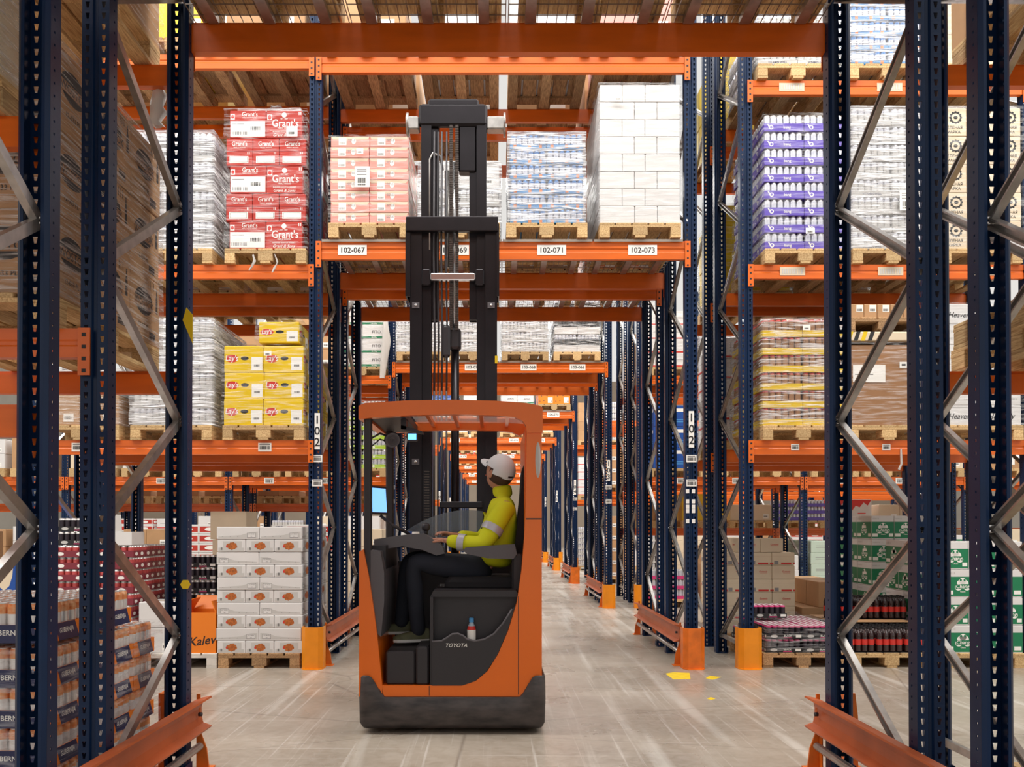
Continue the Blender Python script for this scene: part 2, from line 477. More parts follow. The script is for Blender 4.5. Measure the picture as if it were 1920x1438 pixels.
def brace_mesh(dy, dz, key):
    def mk():
        b = MB()
        a = Vector((0, 0, 0)); c = Vector((0, dy, dz)); t = (c - a).normalized()
        n = Vector((0, -t.z, t.y)); x = Vector((1, 0, 0))
        prof = [(-.016, -.022), (.016, -.022), (.016, .022), (-.016, .022), (-.016, .013), (.009, .013), (.009, -.013), (-.016, -.013)]
        vs = [p + x * u + n * v for p in (a, c) for u, v in prof]
        k = len(prof)
        fs = [(i, (i + 1) % k, k + (i + 1) % k, k + i) for i in range(k)]
        b.add(vs, fs, M['galv']); b.add(vs, [(7, 0, 1, 6), (6, 1, 2, 5), (5, 2, 3, 4), (15, 8, 9, 14), (14, 9, 10, 13), (13, 10, 11, 12)], M['galv'])
        for p in (a + t * .02, c - t * .02):
            b.tube([p + x * -.03, p + x * .03], .007, M['chrome'], 6)
        return b.mesh('brace')
    return cached(('br', key), mk)

FH = 7.6
def frame(x, y, lab, far_first=True, tag_group=None):
    rt = ob('pallet_rack_support', None, None, (x, y, 0))
    tag(rt, lab, 'rack frame', tag_group)
    um = upright_mesh(FH)
    ob('upright', um, rt)
    ob('upright', um, rt, (0, 1.05, 0), PI)
    fpm = cached('foot', lambda: MB().box(-.06, .06, -.02, .12, 0, .008, M['blue']).box(-.07, -.064, 0, .1, .008, .06, M['blue']).mesh('foot_plate'))
    ob('foot_plate', fpm, rt, (0, 0, 0)); ob('foot_plate', fpm, rt, (0, 1.05, 0), PI)
    dy = 1.05 - .09; dz = .6
    up = brace_mesh(dy, dz, 'up'); dn = brace_mesh(dy, -dz, 'dn')
    z = .18 if far_first else .78     # height of the first node on the rear upright
    y0 = .045
    if far_first:
        lv = -.42 + .0
    ne = z + .6                       # node heights on the front upright
    k = 0
    zz = z
    # zigzag: rear node zz -> front node zz+.6 -> rear node zz+1.2
    hb = cached('hbr', lambda: MB().box(-.014, .014, 0, dy, -.02, .02, M['galv']).mesh('brace'))
    ob('brace', hb, rt, (0, y0, .2))
    if not far_first:
        ob('brace', up, rt, (0, y0, zz - .6))
    while zz + 1.2 < FH:
        ob('brace', dn, rt, (0, y0, zz + .6))
        ob('brace', up, rt, (0, y0, zz + .6))
        zz += 1.2
    return rt

ROWS = {101: 2.30, 102: 8.37, 103: 14.54, 104: 20.72, 105: 26.9, 106: 33.05, 107: 39.2, 108: 45.4, 109: 51.6}
RN = {101: 'first rack row', 102: 'second rack row', 103: 'third rack row', 104: 'fourth rack row', 105: 'fifth rack row',
      106: 'sixth rack row', 107: 'seventh rack row', 108: 'eighth rack row', 109: 'ninth rack row'}
TL, TR, GR = -1.79, 1.93, 2.48
for rn, F in ROWS.items():
    xs = [(TL, 'at the left tunnel edge'), (TR, 'at the right tunnel edge')]
    if rn <= 106: xs.append((GR, 'just beyond the right tunnel edge'))
    if 102 <= rn <= 105: xs += [(TL - 2.8, 'one bay left of the tunnel'), (GR + 2.8, 'one bay right of the tunnel')]
    if 103 <= rn <= 105: xs += [(TL - 5.6, 'two bays left of the tunnel'), (GR + 5.6, 'two bays right of the tunnel')]
    if rn in (103, 104): xs += [(TL - 8.4, 'three bays left of the tunnel'), (GR + 8.4, 'three bays right of the tunnel')]
    for x, w in xs:
        frame(x, F, 'navy braced rack frame %s, front half of %s' % (w, RN[rn]), True)
        frame(x, F + 1.47, 'navy braced rack frame %s, rear half of %s' % (w, RN[rn]), False)

# number plates fixed on the uprights at the aisle face are parts of nothing else: small signs hung on the steel
def sign_vertical(x, y, zc, num, lab, w=.052, h=.36, g=None):
    b = MB(); d = .004
    b.box(-w / 2, w / 2, -d, 0, -h / 2, h / 2, M['paper'])
    fr = (Vector((0, -d - .001, 0)), Vector((1, 0, 0)))
    for i, c in enumerate(num):
        b.dtext(fr, c, 0, h * .31 - i * h * .31, h * .32, M['ink'])
    tag(b.obj('row_number_sign', None, (x, y, zc)), lab, 'sign', g)
def sticker(x, y, z, lab, w=.10, h=.07, g=None):
    b = MB(); b.box(-w / 2, w / 2, -.003, 0, -h / 2, h / 2, M['paper'])
    fr = (Vector((0, -.0042, 0)), Vector((1, 0, 0)))
    b.drect(fr, -w * .4, h * .25, w * .35, h * .38, M['grey_ink'])
    b.dbar(fr, -w * .4, -h * .3, w * .8, h * .45, M['ink'])
    tag(b.obj('barcode_label', None, (x, y, z)), lab, 'label', g)
for rn, num in ((102, '102'), (103, '103'), (104, '104'), (105, '105'), (106, '106')):
    F = ROWS[rn]
    for x, w in ((TL + (.025 if rn == 102 else 0), 'left'), (TR, 'right')):
        sign_vertical(x, F - .004, 2.33 if w == 'left' else 2.35, num, 'white upright sign reading %s on the %s tunnel edge, %s' % (num, w, RN[rn]))
        if rn <= 104:
            sticker(x, F - .004, 2.06, 'white barcode label just below the number sign, %s tunnel edge, %s' % (w, RN[rn]))
            sticker(x, F - .004, 1.82, 'lower white barcode label on the %s tunnel upright of the %s' % (w, RN[rn]))
for i, (px, py) in enumerate(((1289, 921), (1300, 921), (1289, 940), (1300, 940), (1289, 950), (1300, 950), (1289, 958), (1300, 958), (1289, 977), (1300, 977))):
    b = MB(); b.box(-.016, .016, -.003, 0, -.02, .02, M['paper'])
    tag(b.obj('small_sticker', None, (PX(px, 8.37), 8.365, PZ(py, 8.37))), 'small blank white stickers stuck in pairs on the right tunnel upright below sign 102', 'sticker', 'small stickers on the right tunnel upright')
# yellow tags on the left foreground upright
b = MB(); b.prism([(0, .1), (.035, .06), (.035, -.1), (-.02, .03)], -.004, 0, 'y', M['yellow'])
tag(b.obj('warning_tag', None, (PX(352, 4.72), 4.69, PZ(612, 4.72))), 'torn yellow warning tag on the left foreground upright, upper one', 'tag')
b = MB(); b.prism([(.028 * math.cos(PI / 3 * k), .028 * math.sin(PI / 3 * k)) for k in range(6)], -.004, 0, 'y', M['yellow'])
tag(b.obj('warning_tag', None, (PX(352, 4.72), 4.69, PZ(1095, 4.72))), 'yellow hexagonal inspection tag low on the left foreground upright', 'tag')

# ---------------------------------------------------------------- beams
def beam_mesh(L, h):
    def mk():
        b = MB(); t = .05
        # box beam with a step on top towards the rear and a shallow groove in the face
        b.prism([(0, 0), (t, 0), (t, h - .02), (t - .02, h - .02), (t - .02, h), (0, h), (0, h * .62), (.006, h * .56), (.006, h * .44), (0, h * .38)][::-1], 0, L, 'x', M['orange'])
        return b.mesh('rack_crossbeam')
    return cached(('beam', round(L, 3), h), mk)
def conn_mesh(h):
    def mk():
        b = MB(); H2 = h + .08
        b.box(-.027, .027, -.012, -.006, -H2 + h, .0 + h, M['orange'])
        for k in range(4):
            z = h - .03 - k * (H2 - .05) / 3
            b.box(-.009, .009, -.0135, -.011, z - .008, z + .008, M['ink'])
        return b.mesh('beam_connector')
    return cached(('conn', h), mk)
def label_mesh(txt, w, h):
    def mk():
        b = MB(); b.box(-w / 2, w / 2, -.003, 0, -h / 2, h / 2, M['cream'] if txt == 'cream' else M['paper'])
        fr = (Vector((0, -.0045, 0)), Vector((1, 0, 0)))
        if txt and txt[0].isdigit():
            b.dtext(fr, txt, 0, -.004, w * .262, M['ink'])
        elif txt == 'bar':
            b.drect(fr, -w * .4, h * .24, w * .4, h * .36, M['grey_ink']); b.dbar(fr, -w * .38, -h * .3, w * .76, h * .42, M['ink'])
        else:
            b.dbar(fr, -w * .42, -h * .32, w * .84, h * .64, M['lt_grey'])
        return b.mesh('location_label')
    return cached(('lb', txt, w, h), mk)
def beam(x0, x1, y, ztop, h, lab, face=-1, labels=(), cat='beam'):
    """face -1: looks at the camera, plates on the near side of its uprights"""
    a, c = x0 + .063, x1 - .063
    L = c - a
    rt = ob('rack_crossbeam', beam_mesh(L, h), None, (a, y - .012, ztop - h) if face < 0 else (c, y + .012, ztop - h), 0 if face < 0 else PI)
    tag(rt, lab, cat)
    cm = conn_mesh(h)
    ob('beam_connector', cm, rt, (-.0275 + .0, .0, 0)); ob('beam_connector', cm, rt, (L + .0275, .0, 0))
    for lx, t, w, hh in labels:
        ob('location_label', label_mesh(t, w, hh), rt, (lx - rt.location.x, -.001, h * .52))
    return rt
LW = {1: 'lowest level', 2: 'middle level', 3: 'upper level', 0: 'extra low level'}
def bay_beams(rn, x0, x1, lv, ztop, h, bay, halves='AB', faces='fr', labels=()):
    F = ROWS[rn]
    for hf in halves:
        y0 = F if hf == 'A' else F + 1.47
        hn = 'front half' if hf == 'A' else 'rear half'
        if 'f' in faces:
            beam(x0, x1, y0, ztop, h, 'orange crossbeam, %s, %s, near face of %s, %s' % (LW[lv], bay, hn, RN[rn]), -1, labels if hf == 'A' else ())
        if 'r' in faces:
            beam(x0, x1, y0 + 1.05, ztop, h, 'orange crossbeam, %s, %s, far face of %s, %s' % (LW[lv], bay, hn, RN[rn]), 1)
LB, TB, RB = 'left bay', 'tunnel bay', 'right bay'
def numlab(rn, nums, w=.285, hh=.10):
    xs = [-1.42, -.41, .55, 1.45] if rn == 102 else [-1.3, -.4, .56, 1.40]
    return [(x, '%d-%03d' % (rn, n), w, hh) for x, n in zip(xs, nums)]
# row 101 (nearest)
beam(TL, TR, 3.77 + 1.05, 4.26, .18, 'long orange beam crossing the top of the picture, over the nearest tunnel', 1)
beam(TL, TR, 2.30, 4.26, .18, 'orange tunnel beam behind the camera side, near face, first rack row', -1)
beam(TL, TR, 3.35, 4.26, .18, 'orange tunnel beam overhead, far face of front half, first rack row', 1)
beam(TL, TR, 3.77, 4.26, .18, 'orange tunnel beam over the camera, camera side of rear half, first rack row', -1)
for x0, x1, bay in ((TL - 2.8, TL, LB), (GR, GR + 2.8, RB)):
    bay_beams(101, x0, x1, 1, 2.27, .13, bay, 'B')
    bay_beams(101, x0, x1, 2, 4.02, .13, bay, 'B')
    bay_beams(101, x0, x1, 0, 1.87, .13, bay, 'A') if x0 < 0 else None
beam(TL - 2.8, TL, 3.35, 3.01, .13, 'orange beam in front of the wrapped brown cartons at the left edge', 1)
# row 102
bl = lambda xs, t='bar', w=.10, hh=.075: [(x, t, w, hh) for x in xs]
bay_beams(102, TL - 2.8, TL, 1, 2.24, .14, LB, labels=bl([-2.28, -4.12], w=.13, hh=.085))
bay_beams(102, TL - 2.8, TL, 2, 3.98, .14, LB)
bay_beams(102, TL - 2.8, TL, 3, 6.07, .14, LB)
bay_beams(102, TL, TR, 2, 4.21, .18, TB, labels=numlab(102, (67, 69, 71, 73)))
bay_beams(102, TL, TR, 3, 6.04, .15, TB)
bay_beams(102, GR, GR + 2.8, 1, 2.24, .14, RB, labels=bl([2.95, 3.85], w=.08, hh=.06))
bay_beams(102, GR, GR + 2.8, 2, 3.98, .14, RB, labels=bl([2.93, 3.9, 4.8], 'cream', .25, .08))
bay_beams(102, GR, GR + 2.8, 3, 5.81, .14, RB, labels=bl([2.93, 3.9], 'cream', .25, .08))
# further rows
for rn in (103, 104, 105):
    for x0, x1, bay in ((TL - 2.8, TL, LB), (GR, GR + 2.8, RB), (TL - 5.6, TL - 2.8, 'second bay left'), (GR + 2.8, GR + 5.6, 'second bay right'), (TL - 8.4, TL - 5.6, 'third bay left'), (GR + 5.6, GR + 8.4, 'third bay right')):
        if rn == 105 and 'third' in bay: continue
        lb = bl([x0 + .7, x0 + 1.65], w=.16, hh=.10) if rn == 103 else ()
        bay_beams(rn, x0, x1, 1, 2.24, .14, bay, labels=lb)
        if rn == 103: bay_beams(rn, x0, x1, 0, 1.82 if x0 < 0 else 1.36, .14, bay, 'B')
        if 'third' not in bay and 'second' not in bay: bay_beams(rn, x0, x1, 2, 3.98, .14, bay)
bay_beams(103, TL, TR, 2, 4.21, .18, TB, labels=numlab(103, (72, 70, 68, 66), .27, .11))
bay_beams(104, TL, TR, 2, 4.21, .18, TB, labels=numlab(104, (77, 75, 73, 70), .3, .12))
for rn in (105, 106, 107, 108, 109):
    bay_beams(rn, TL, TR, 2, 4.21, .18, TB, labels=numlab(rn, (78, 76, 74, 72), .3, .12), halves='AB', faces='fr')

# ---------------------------------------------------------------- wire decks over the tunnels
def deck(x, y, w, ztop, lab):
    rt = ob('wire_mesh_deck', None, None, (x, y, ztop)); tag(rt, lab, 'wire deck', )
    def wm():
        b = MB()
        n = int(w / .055)
        for i in range(n + 1):
            q = -w / 2 + w * i / n
            b.box(q - .0022, q + .0022, -.03, 1.08, .004, .0085, M['wire'])
        for j in range(12):
            q = -.02 + j * .1
            b.box(-w / 2, w / 2, q - .0022, q + .0022, .0, .0045, M['wire'])
        b.box(-w / 2, w / 2, -.032, -.027, -.02, .004, M['wire']); 
        return b.mesh('wire_grid')
    ob('wire_grid', cached(('wg', w), wm), rt)
    def sb():
        b = MB()
        b.box(-.03, -.022, .045, 1.005, -.035, 0, M['galv']); b.box(.022, .03, .045, 1.005, -.035, 0, M['galv']); b.box(-.022, .022, .045, 1.005, -.035, -.03, M['galv'])
        return b.mesh('support_bar')
    for q in (-w * .36, 0, w * .36):
        ob('support_bar', cached('sbar', sb), rt, (q, 0, 0))
for rn, hv in ((101, 'B'), (102, 'AB'), (103, 'AB'), (104, 'A')):
    for hf in hv:
        y0 = ROWS[rn] + (0 if hf == 'A' else 1.47)
        for i, x in enumerate((-1.28, -.385, .51, 1.405)):
            deck(x, y0, .88, 4.22 if rn != 101 else 4.27, 'wire deck over the tunnel, %s from left, %s half of %s' % (('first', 'second', 'third', 'fourth')[i], 'front' if hf == 'A' else 'rear', RN[rn]))

# ---------------------------------------------------------------- guard rails and post protectors
def guard(x, y0, y1, side, lab):
    """side +1: rail face looks to +x (rail stands on the left of the tunnel)"""
    s = side
    rt = ob('guard_rail', None, None, (x, y0, 0)); tag(rt, lab, 'guard rail')
    L = y1 - y0
    prof = [(0, .25), (.075, .235), (.078, .245), (.03, .262), (.02, .30), (.02, .35), (.03, .388), (.078, .405), (.075, .415), (0, .40)]
    b = MB()
    vs = [(s * p[0], a, p[1]) for a in (0, L) for p in prof]
    n = len(prof)
    b.add(vs, [(i, (i + 1) % n, n + (i + 1) % n, n + i) for i in range(n)] + [tuple(range(n)), tuple(range(n, 2 * n))], M['rail'])
    b.obj('rail', rt)
    b = MB(); b.tube([(s * .03, .06, .14), (s * .03, L - .06, .14)], .022, M['galv'], 10); b.obj('lower_tube', rt)
    def post():
        b = MB()
        b.prism([(0.002, 0), (.075, 0), (.06, .12), (.022, .22), (.022, .43), (0.002, .43)], -.006, .006, 'y', M['amber2'])
        b.box(.002, .008, .006, .05, 0, .23, M['amber2'])
        b.box(0, .09, -.05, .06, 0, .008, M['amber2'])
        return b.mesh('rail_post')
    for q in (.03, L - .03):
        p = ob('rail_post', cached('gpost', post), rt, (0, q, 0))
        if s < 0: p.rotation_euler = (0, 0, PI)
        bm_ = MB(); bm_.tube([(0, 0, 0), (0.02 * s, 0, 0)], .012, M['tr_black'], 6); bm_.obj('bolt', rt, (s * .03, q + (.05 if q < 1 else -.05), .325))
for rn in (101, 102, 103, 104, 105, 106):
    F = ROWS[rn]
    guard(TL + .074, F + .10, F + 2.60, 1, 'orange red low guard rail, left side of the tunnel, %s' % RN[rn])
    guard(TR - .074, F + .10, F + 2.60, -1, 'orange red low guard rail, right side of the tunnel, %s' % RN[rn])
def protector(x, y, m, lab, w=.105, h=.41, rz=0):
    b = MB(); t = .007
    o = [(-w, .03), (-w, -.08), (-w * .6, -.13), (w * .6, -.13), (w, -.08), (w, .03)]
    i = [(w - t, .03), (w - t, -.077), (w * .6 - t, -.123), (-w * .6 + t, -.123), (-w + t, -.077), (-w + t, .03)]
    b.prism(o + i, 0.006, h, 'z', m)
    f = [(-w - .004, .035), (-w - .004, -.09), (-w * .65, -.16), (w * .65, -.16), (w + .004, -.09), (w + .004, .035)]
    b.prism(f + i, 0, .008, 'z', m)
    tag(b.obj('post_protector', None, (x, y, 0), rz), lab, 'post protector')
for rn in (102, 103, 104, 105, 106, 107):
    F = ROWS[rn]
    protector(TL, F, M['amber'], 'amber steel post protector at the left tunnel upright, front of %s' % RN[rn])
    protector(TR, F, M['amber2'] if rn in (102, 104) else M['amber'], 'orange steel post protector at the right tunnel upright, front of %s' % RN[rn], h=.40)
    if rn < 107:
        protector(GR, F, M['amber'], 'amber post protector one upright right of the tunnel, front of %s' % RN[rn], w=.115, h=.40)
for rn in (101, 102, 103):
    for x, w in ((TL - .12, 'left'), (TR + .12, 'right')):
        b = MB(); b.prism([(-.03, 0), (.03, 0), (.03, .3), (.015, .43), (-.03, .43)], -.006, .006, 'y', M['amber2']); b.box(-.03, -.024, 0, .1, 0, .43, M['amber2']); b.box(-.05, .05, -.03, .12, 0, .008, M['amber2'])
        tag(b.obj('corner_guard_plate', None, (x, ROWS[rn] + 2.59, 0)), 'narrow orange guard plate behind the %s tunnel upright, rear of %s' % (w, RN[rn]), 'guard plate')
# ---------------------------------------------------------------- pallets
def pallet(x, y, z, lab, m='wood', parts=True, rz=0, g=None):
    mt = M[m]
    if not parts:
        def mk():
            b = MB()
            for i in range(5): b.box(-.4 + i * .16375, -.4 + i * .16375 + .145, 0, 1.2, .122, .144, mt)
            for q in (0, .5275, 1.055): b.box(-.4, .4, q, q + .145, .1, .122, mt)
            for q in (0, .5275, 1.055):
                for a in (-.4, -.0725, .3): b.box(a, a + (.145 if a > -.1 and a < 0 else .1), q, q + .145, .022, .1, mt)
            for a in (-.4, -.05, .3): b.box(a, a + .1, 0, 1.2, 0, .022, mt)
            return b.mesh('pallet')
        r = ob('pallet', cached(('pal', m), mk), None, (x, y, z), rz)
        return tag(r, lab, 'pallet', g)
    r = ob('pallet', None, None, (x, y, z), rz); tag(r, lab, 'pallet', g)
    db = cached(('pdb', m), lambda: MB().bbox(-.0725, .0725, 0, 1.2, 0, .022, mt, .003).mesh('deck_board'))
    sb = cached(('psb', m), lambda: MB().box(-.4, .4, 0, .145, 0, .022, mt).mesh('stringer_board'))
    bl_ = cached(('pbl', m), lambda: MB().bbox(-.05, .05, 0, .145, 0, .078, mt, .004).mesh('block'))
    bc = cached(('pbc', m), lambda: MB().bbox(-.0725, .0725, 0, .145, 0, .078, mt, .004).mesh('block'))
    bb = cached(('pbb', m), lambda: MB().box(-.05, .05, 0, 1.2, 0, .022, mt).mesh('bottom_board'))
    for i in range(5): ob('deck_board', db, r, (-.3275 + i * .16375, 0, .122))
    for q in (0, .5275, 1.055):
        ob('stringer_board', sb, r, (0, q, .1))
        for a in (-.35, 0, .35): ob('block', bc if a == 0 else bl_, r, (a, q, .022))
    for a in (-.35, 0, .35): ob('bottom_board', bb, r, (a, 0, 0))
    return r

# ---------------------------------------------------------------- goods: one builder per kind of carton or pack
K = {}
def kind(key, w, d, h, name, desc, cat, deco, base='kraft', tape=True, parts=None):
    K[key] = dict(w=w, d=d, h=h, name=name, desc=desc, cat=cat, deco=deco, base=base, tape=tape, parts=parts)
def carton_mesh(key):
    def mk():
        k = K[key]; w, d, h = k['w'] - .004, k['d'] - .004, k['h'] - .003
        b = MB(); b.bbox(-w / 2, w / 2, -d / 2, d / 2, 0, h, M[k['base']], .005)
        if k['tape']:
            b.add([(-w / 2 + .004, -.025, h + .0006), (w / 2 - .004, -.025, h + .0006), (w / 2 - .004, .025, h + .0006), (-w / 2 + .004, .025, h + .0006)], [(0, 1, 2, 3)], M['tape'])
        if k['deco']: k['deco'](b, w, d, h)
        return b.mesh(k['name'])
    return cached(('cm', key), mk)
def item(key, x, y, z, label, group, rz=0, vis=(1, 0)):
    k = K[key]
    if k['parts']:
        return k['parts'](key, k, x, y, z, label, group, rz, vis)
    o = ob(k['name'], carton_mesh(key), None, (x, y, z), rz)
    return tag(o, label, k['cat'], group)

def allf(fn, sides='fblr'):
    def deco(b, w, d, h):
        for s in sides:
            fr = b.face(s, w, d, h)
            fn(b, fr, (w if s in 'fb' else d), h, s)
    return deco

def d_whisky_big(b, fr, L, h, s):
    b.dell(fr, 0, h * .84, .024, .026, M['paper']); b.dtext(fr, "EST. 1887", 0, h * .70, .018, M['paper'])
    b.dtext(fr, "Grant's", 0.01, h * .53, .105, M['paper'], sx=.86)
    b.dtext(fr, 'TRIPLE WOOD', 0, h * .36, .020, M['paper']); b.drect(fr, -L * .4, h * .275, L * .4, h * .28, M['paper'])
    b.dtext(fr, 'BLENDED SCOTCH WHISKY', 0, h * .235, .018, M['paper'])
    b.dtext(fr, 'Grant & Sons', 0, h * .11, .04, M['paper'], shear=.35)
    for q in (0, .018): b.drect(fr, L * .40 + q, h * .84, L * .40 + q + .008, h * .95, M['paper'])
    b.drect(fr, -L * .47, h * .66, -L * .34, h * .86, M['paper']); b.dell(fr, -L * .405, h * .76, L * .05, h * .08, M['red_ink'], lift=.0008)
def d_whisky_label(b, fr, L, h, s):
    b.dtext(fr, "Grant's", 0.02, h * .86, .062, M['paper'], sx=.86)
    b.dtext(fr, 'TRIPLE WOOD WHISKY', .02, h * .74, .014, M['paper'])
    b.drect(fr, -L * .48, h * .06, L * .48, h * .62, M['paper']); b.dbar(fr, L * .08, h * .28, L * .3, h * .14, M['ink'], 7)
    b.dbar(fr, -L * .44, h * .12, L * .44, h * .12, M['grey_ink'], 10); b.drect(fr, -L * .44, h * .5, -L * .1, h * .53, M['grey_ink'], .001)
    b.drect(fr, -L * .48, h * .68, -L * .36, h * .88, M['paper']); b.dell(fr, -L * .42, h * .78, L * .045, h * .07, M['red_ink'], lift=.0008)
def d_whisky_small(b, fr, L, h, s):
    b.dtext(fr, "Grant's", 0, h * .80, .062, M['paper'], sx=.84); b.dtext(fr, 'TRIPLE WOOD', 0, h * .66, .018, M['paper'])
    b.drect(fr, -L * .49, h * .535, L * .49, h * .545, M['burg'])
    for q in (0, .016): b.drect(fr, L * .30 + q, h * .42, L * .30 + q + .007, h * .51, M['paper'])
    b.drect(fr, -L * .38, h * .10, L * .34, h * .35, M['paper']); b.drect(fr, -L * .34, h * .13, L * .30, h * .32, M['ink'], .0006); b.drect(fr, -L * .33, h * .14, L * .29, h * .31, M['paper'], .0009)
    b.dbar(fr, -L * .32, h * .14, L * .6, h * .17, M['ink'], 16)
kind('wh_big', .36, .40, .275, 'spirits_carton', 'red shield-emblem carton', 'carton', allf(d_whisky_big), 'red')
kind('wh_lab', .36, .40, .275, 'spirits_carton', 'red white-panelled carton', 'carton', allf(d_whisky_label), 'red')
kind('wh_sm', .262, .40, .275, 'spirits_carton', 'red barcode-strip carton', 'carton', allf(d_whisky_small), 'red')

def d_lays(b, fr, L, h, s):
    b.dell(fr, -L * .30, h * .52, L * .165, h * .15, M['red_ink']); b.dtext(fr, "Lay's", -L * .30, h * .53, h * .30, M['paper'], shear=.15, sx=.85)
    b.dell(fr, L * .02, h * .53, L * .10, h * .075, M['ink'])
    b.drect(fr, L * .19, h * .08, L * .47, h * .58, M['paper']); b.dbar(fr, L * .26, h * .22, L * .14, h * .08, M['ink'], 6)
kind('lays', .392, .30, .262, 'snack_carton', 'bright yellow snack carton', 'carton', allf(d_lays), 'yellow')
kind('lays_top', .40, .40, .21, 'snack_carton', 'yellow snack carton', 'carton', allf(d_lays), 'yellow')

def d_pink(b, fr, L, h, s):
    b.dpoly(fr, [(-L * .5, h * 1.0), (-L * .45, h * .72), (L * .45, h * .72), (L * .5, h * 1.0)], M['cream'])
    b.drect(fr, -L * .30, h * .18, -L * .10, h * .90, M['paper'], .0008); b.dbar(fr, -L * .28, h * .26, L * .15, h * .2, M['grey_ink'], 6)
    b.dtext(fr, 'SOLE', L * .04, h * .64, h * .3, M['grey_ink'], lift=.001); b.dell(fr, L * .09, h * .56, L * .06, h * .28, M['paper'], lift=.0006)
kind('pink', .385, .30, .108, 'juice_tray', 'pale pink tray', 'tray', allf(d_pink), 'pink', False)
def d_plain_label(b, fr, L, h, s): pass
def d_small_label(b, fr, L, h, s):
    if s == 'f': b.drect(fr, L * .1, h * .12, L * .36, h * .4, M['paper']); b.dbar(fr, L * .13, h * .2, L * .18, h * .1, M['ink'], 6)
kind('wn', .225, .40, .172, 'plain_carton', 'small plain white carton', 'carton', None, 'white', False)
kind('ww', .345, .40, .172, 'plain_carton', 'long plain white carton', 'carton', None, 'white', False)
kind('brown_s', .39, .40, .30, 'brown_carton', 'plain brown carton', 'carton', allf(d_small_label), 'kraft')
kind('brown_m', .39, .60, .42, 'brown_carton', 'large plain brown carton', 'carton', allf(d_small_label), 'kraft')
kind('brown_big', .70, .58, .80, 'bulk_carton', 'tall brown bulk carton', 'carton', None, 'kraft_lo')
kind('brown_cube', .13, .14, .14, 'small_carton', 'small brown carton', 'carton', allf(lambda b, fr, L, h, s: (b.drect(fr, -L * .1, h * .45, L * .42, h * .95, M['paper']), b.dbar(fr, -L * .05, h * .5, L * .4, h * .18, M['ink'], 6))), 'kraft')

def d_wostok(b, fr, L, h, s):
    b.dell(fr, -L * .05, h * .60, L * .30, h * .20, M['ink'], 20); b.drect(fr, -L * .36, h * .50, L * .28, h * .64, M['kraft_lo'], .0008)
    b.dtext(fr, 'WOSTOK', -L * .04, h * .57, h * .155, M['ink'], sx=.95)
    b.dtext(fr, '12-033 PL', -L * .06, h * .24, h * .09, M['ink'])
    b.dpoly(fr, [(L * .36, h * .52), (L * .43, h * .52), (L * .43, h * .74), (L * .41, h * .82), (L * .41, h * .9), (L * .38, h * .9), (L * .38, h * .82), (L * .36, h * .74)], M['ink'])
    for q in range(3): b.drect(fr, L * (.16 + q * .06), h * .84, L * (.175 + q * .06), h * .96, M['ink'])
    b.drect(fr, L * .14, h * .08, L * .34, h * .20, M['ink'])
kind('wostok', .395, .398, .38, 'bottle_carton', 'brown oval-badge carton', 'carton', allf(d_wostok), 'kraft')

def d_food_short(b, fr, L, h, s):
    b.drect(fr, -L * .30, h * .12, L * .36, h * .86, M['lt_grey']); b.drect(fr, -L * .46, h * .08, L * .46, h * .34, M['lt_grey'], .0004)
    rr = [1, .92, 1.05, .9, 1.12, .95, 1.0, .82, .98, 1.1, .9, 1.02, .85, 1.08, .94, 1.15, .9, 1.0, .88, 1.06]
    pts = [(math.cos(a) * L * .185 * q + L * .02, h * .48 + math.copysign(abs(math.sin(a)) ** .75, math.sin(a)) * h * .30 * q) for a, q in [(2 * PI * k / 20, rr[k]) for k in range(20)]]
    b.dpoly(fr, pts, M['brown_emb'], .0014); b.dell(fr, -L * .16, h * .46, L * .035, h * .12, M['red_ink'], 8, .0018)
    b.dbar(fr, -L * .38, h * .15, L * .06, h * .22, M['ink'], 4)
def d_food_long(b, fr, L, h, s):
    sg = -1 if s in 'fl' else 1
    b.dpoly(fr, [(-L * .46, h * .12), (L * .47, h * .12), (L * .47, h * .62), (L * .30, h * .58), (L * .08, h * .34), (-L * .46, h * .22)], M['lt_grey'])
    b.drect(fr, L * .22, h * .14, L * .42, h * .52, M['ink'], .0006); b.drect(fr, L * .225, h * .16, L * .415, h * .50, M['white'], .0009)
    b.dtext(fr, 'LAV. BRAŠA', L * .32, h * .41, h * .1, M['ink'], lift=.0016); b.dtext(fr, '2-8', L * .32, h * .24, h * .1, M['ink'], lift=.0016)
    for q in (-.36, -.18, 0.0): b.dtext(fr, '✓', L * q, h * .2, h * .12, M['ink'], lift=.0012)
def d_food_long2(b, fr, L, h, s):
    b.dpoly(fr, [(L * .46, h * .12), (-L * .47, h * .12), (-L * .47, h * .62), (-L * .30, h * .58), (-L * .08, h * .34), (L * .46, h * .22)][::-1], M['lt_grey'])
    b.drect(fr, -L * .42, h * .14, -L * .22, h * .52, M['ink'], .0006); b.drect(fr, -L * .415, h * .16, -L * .225, h * .50, M['white'], .0009)
    b.dtext(fr, 'LAV. BRAŠA', -L * .32, h * .41, h * .1, M['ink'], lift=.0016); b.dtext(fr, '2-8', -L * .32, h * .24, h * .1, M['ink'], lift=.0016)
    for q in (.02, .2, .36): b.dtext(fr, '✓', L * q, h * .2, h * .12, M['ink'], lift=.0012)
kind('food_s', .28, .40, .1245, 'food_carton', 'white roast-picture carton', 'carton', allf(d_food_short), 'white')
kind('food_l', .42, .30, .1245, 'food_carton', 'long stamped white carton', 'carton', allf(d_food_long), 'white')
kind('food_r', .42, .30, .1245, 'food_carton', 'long mirrored-stamp white carton', 'carton', allf(d_food_long2), 'white')

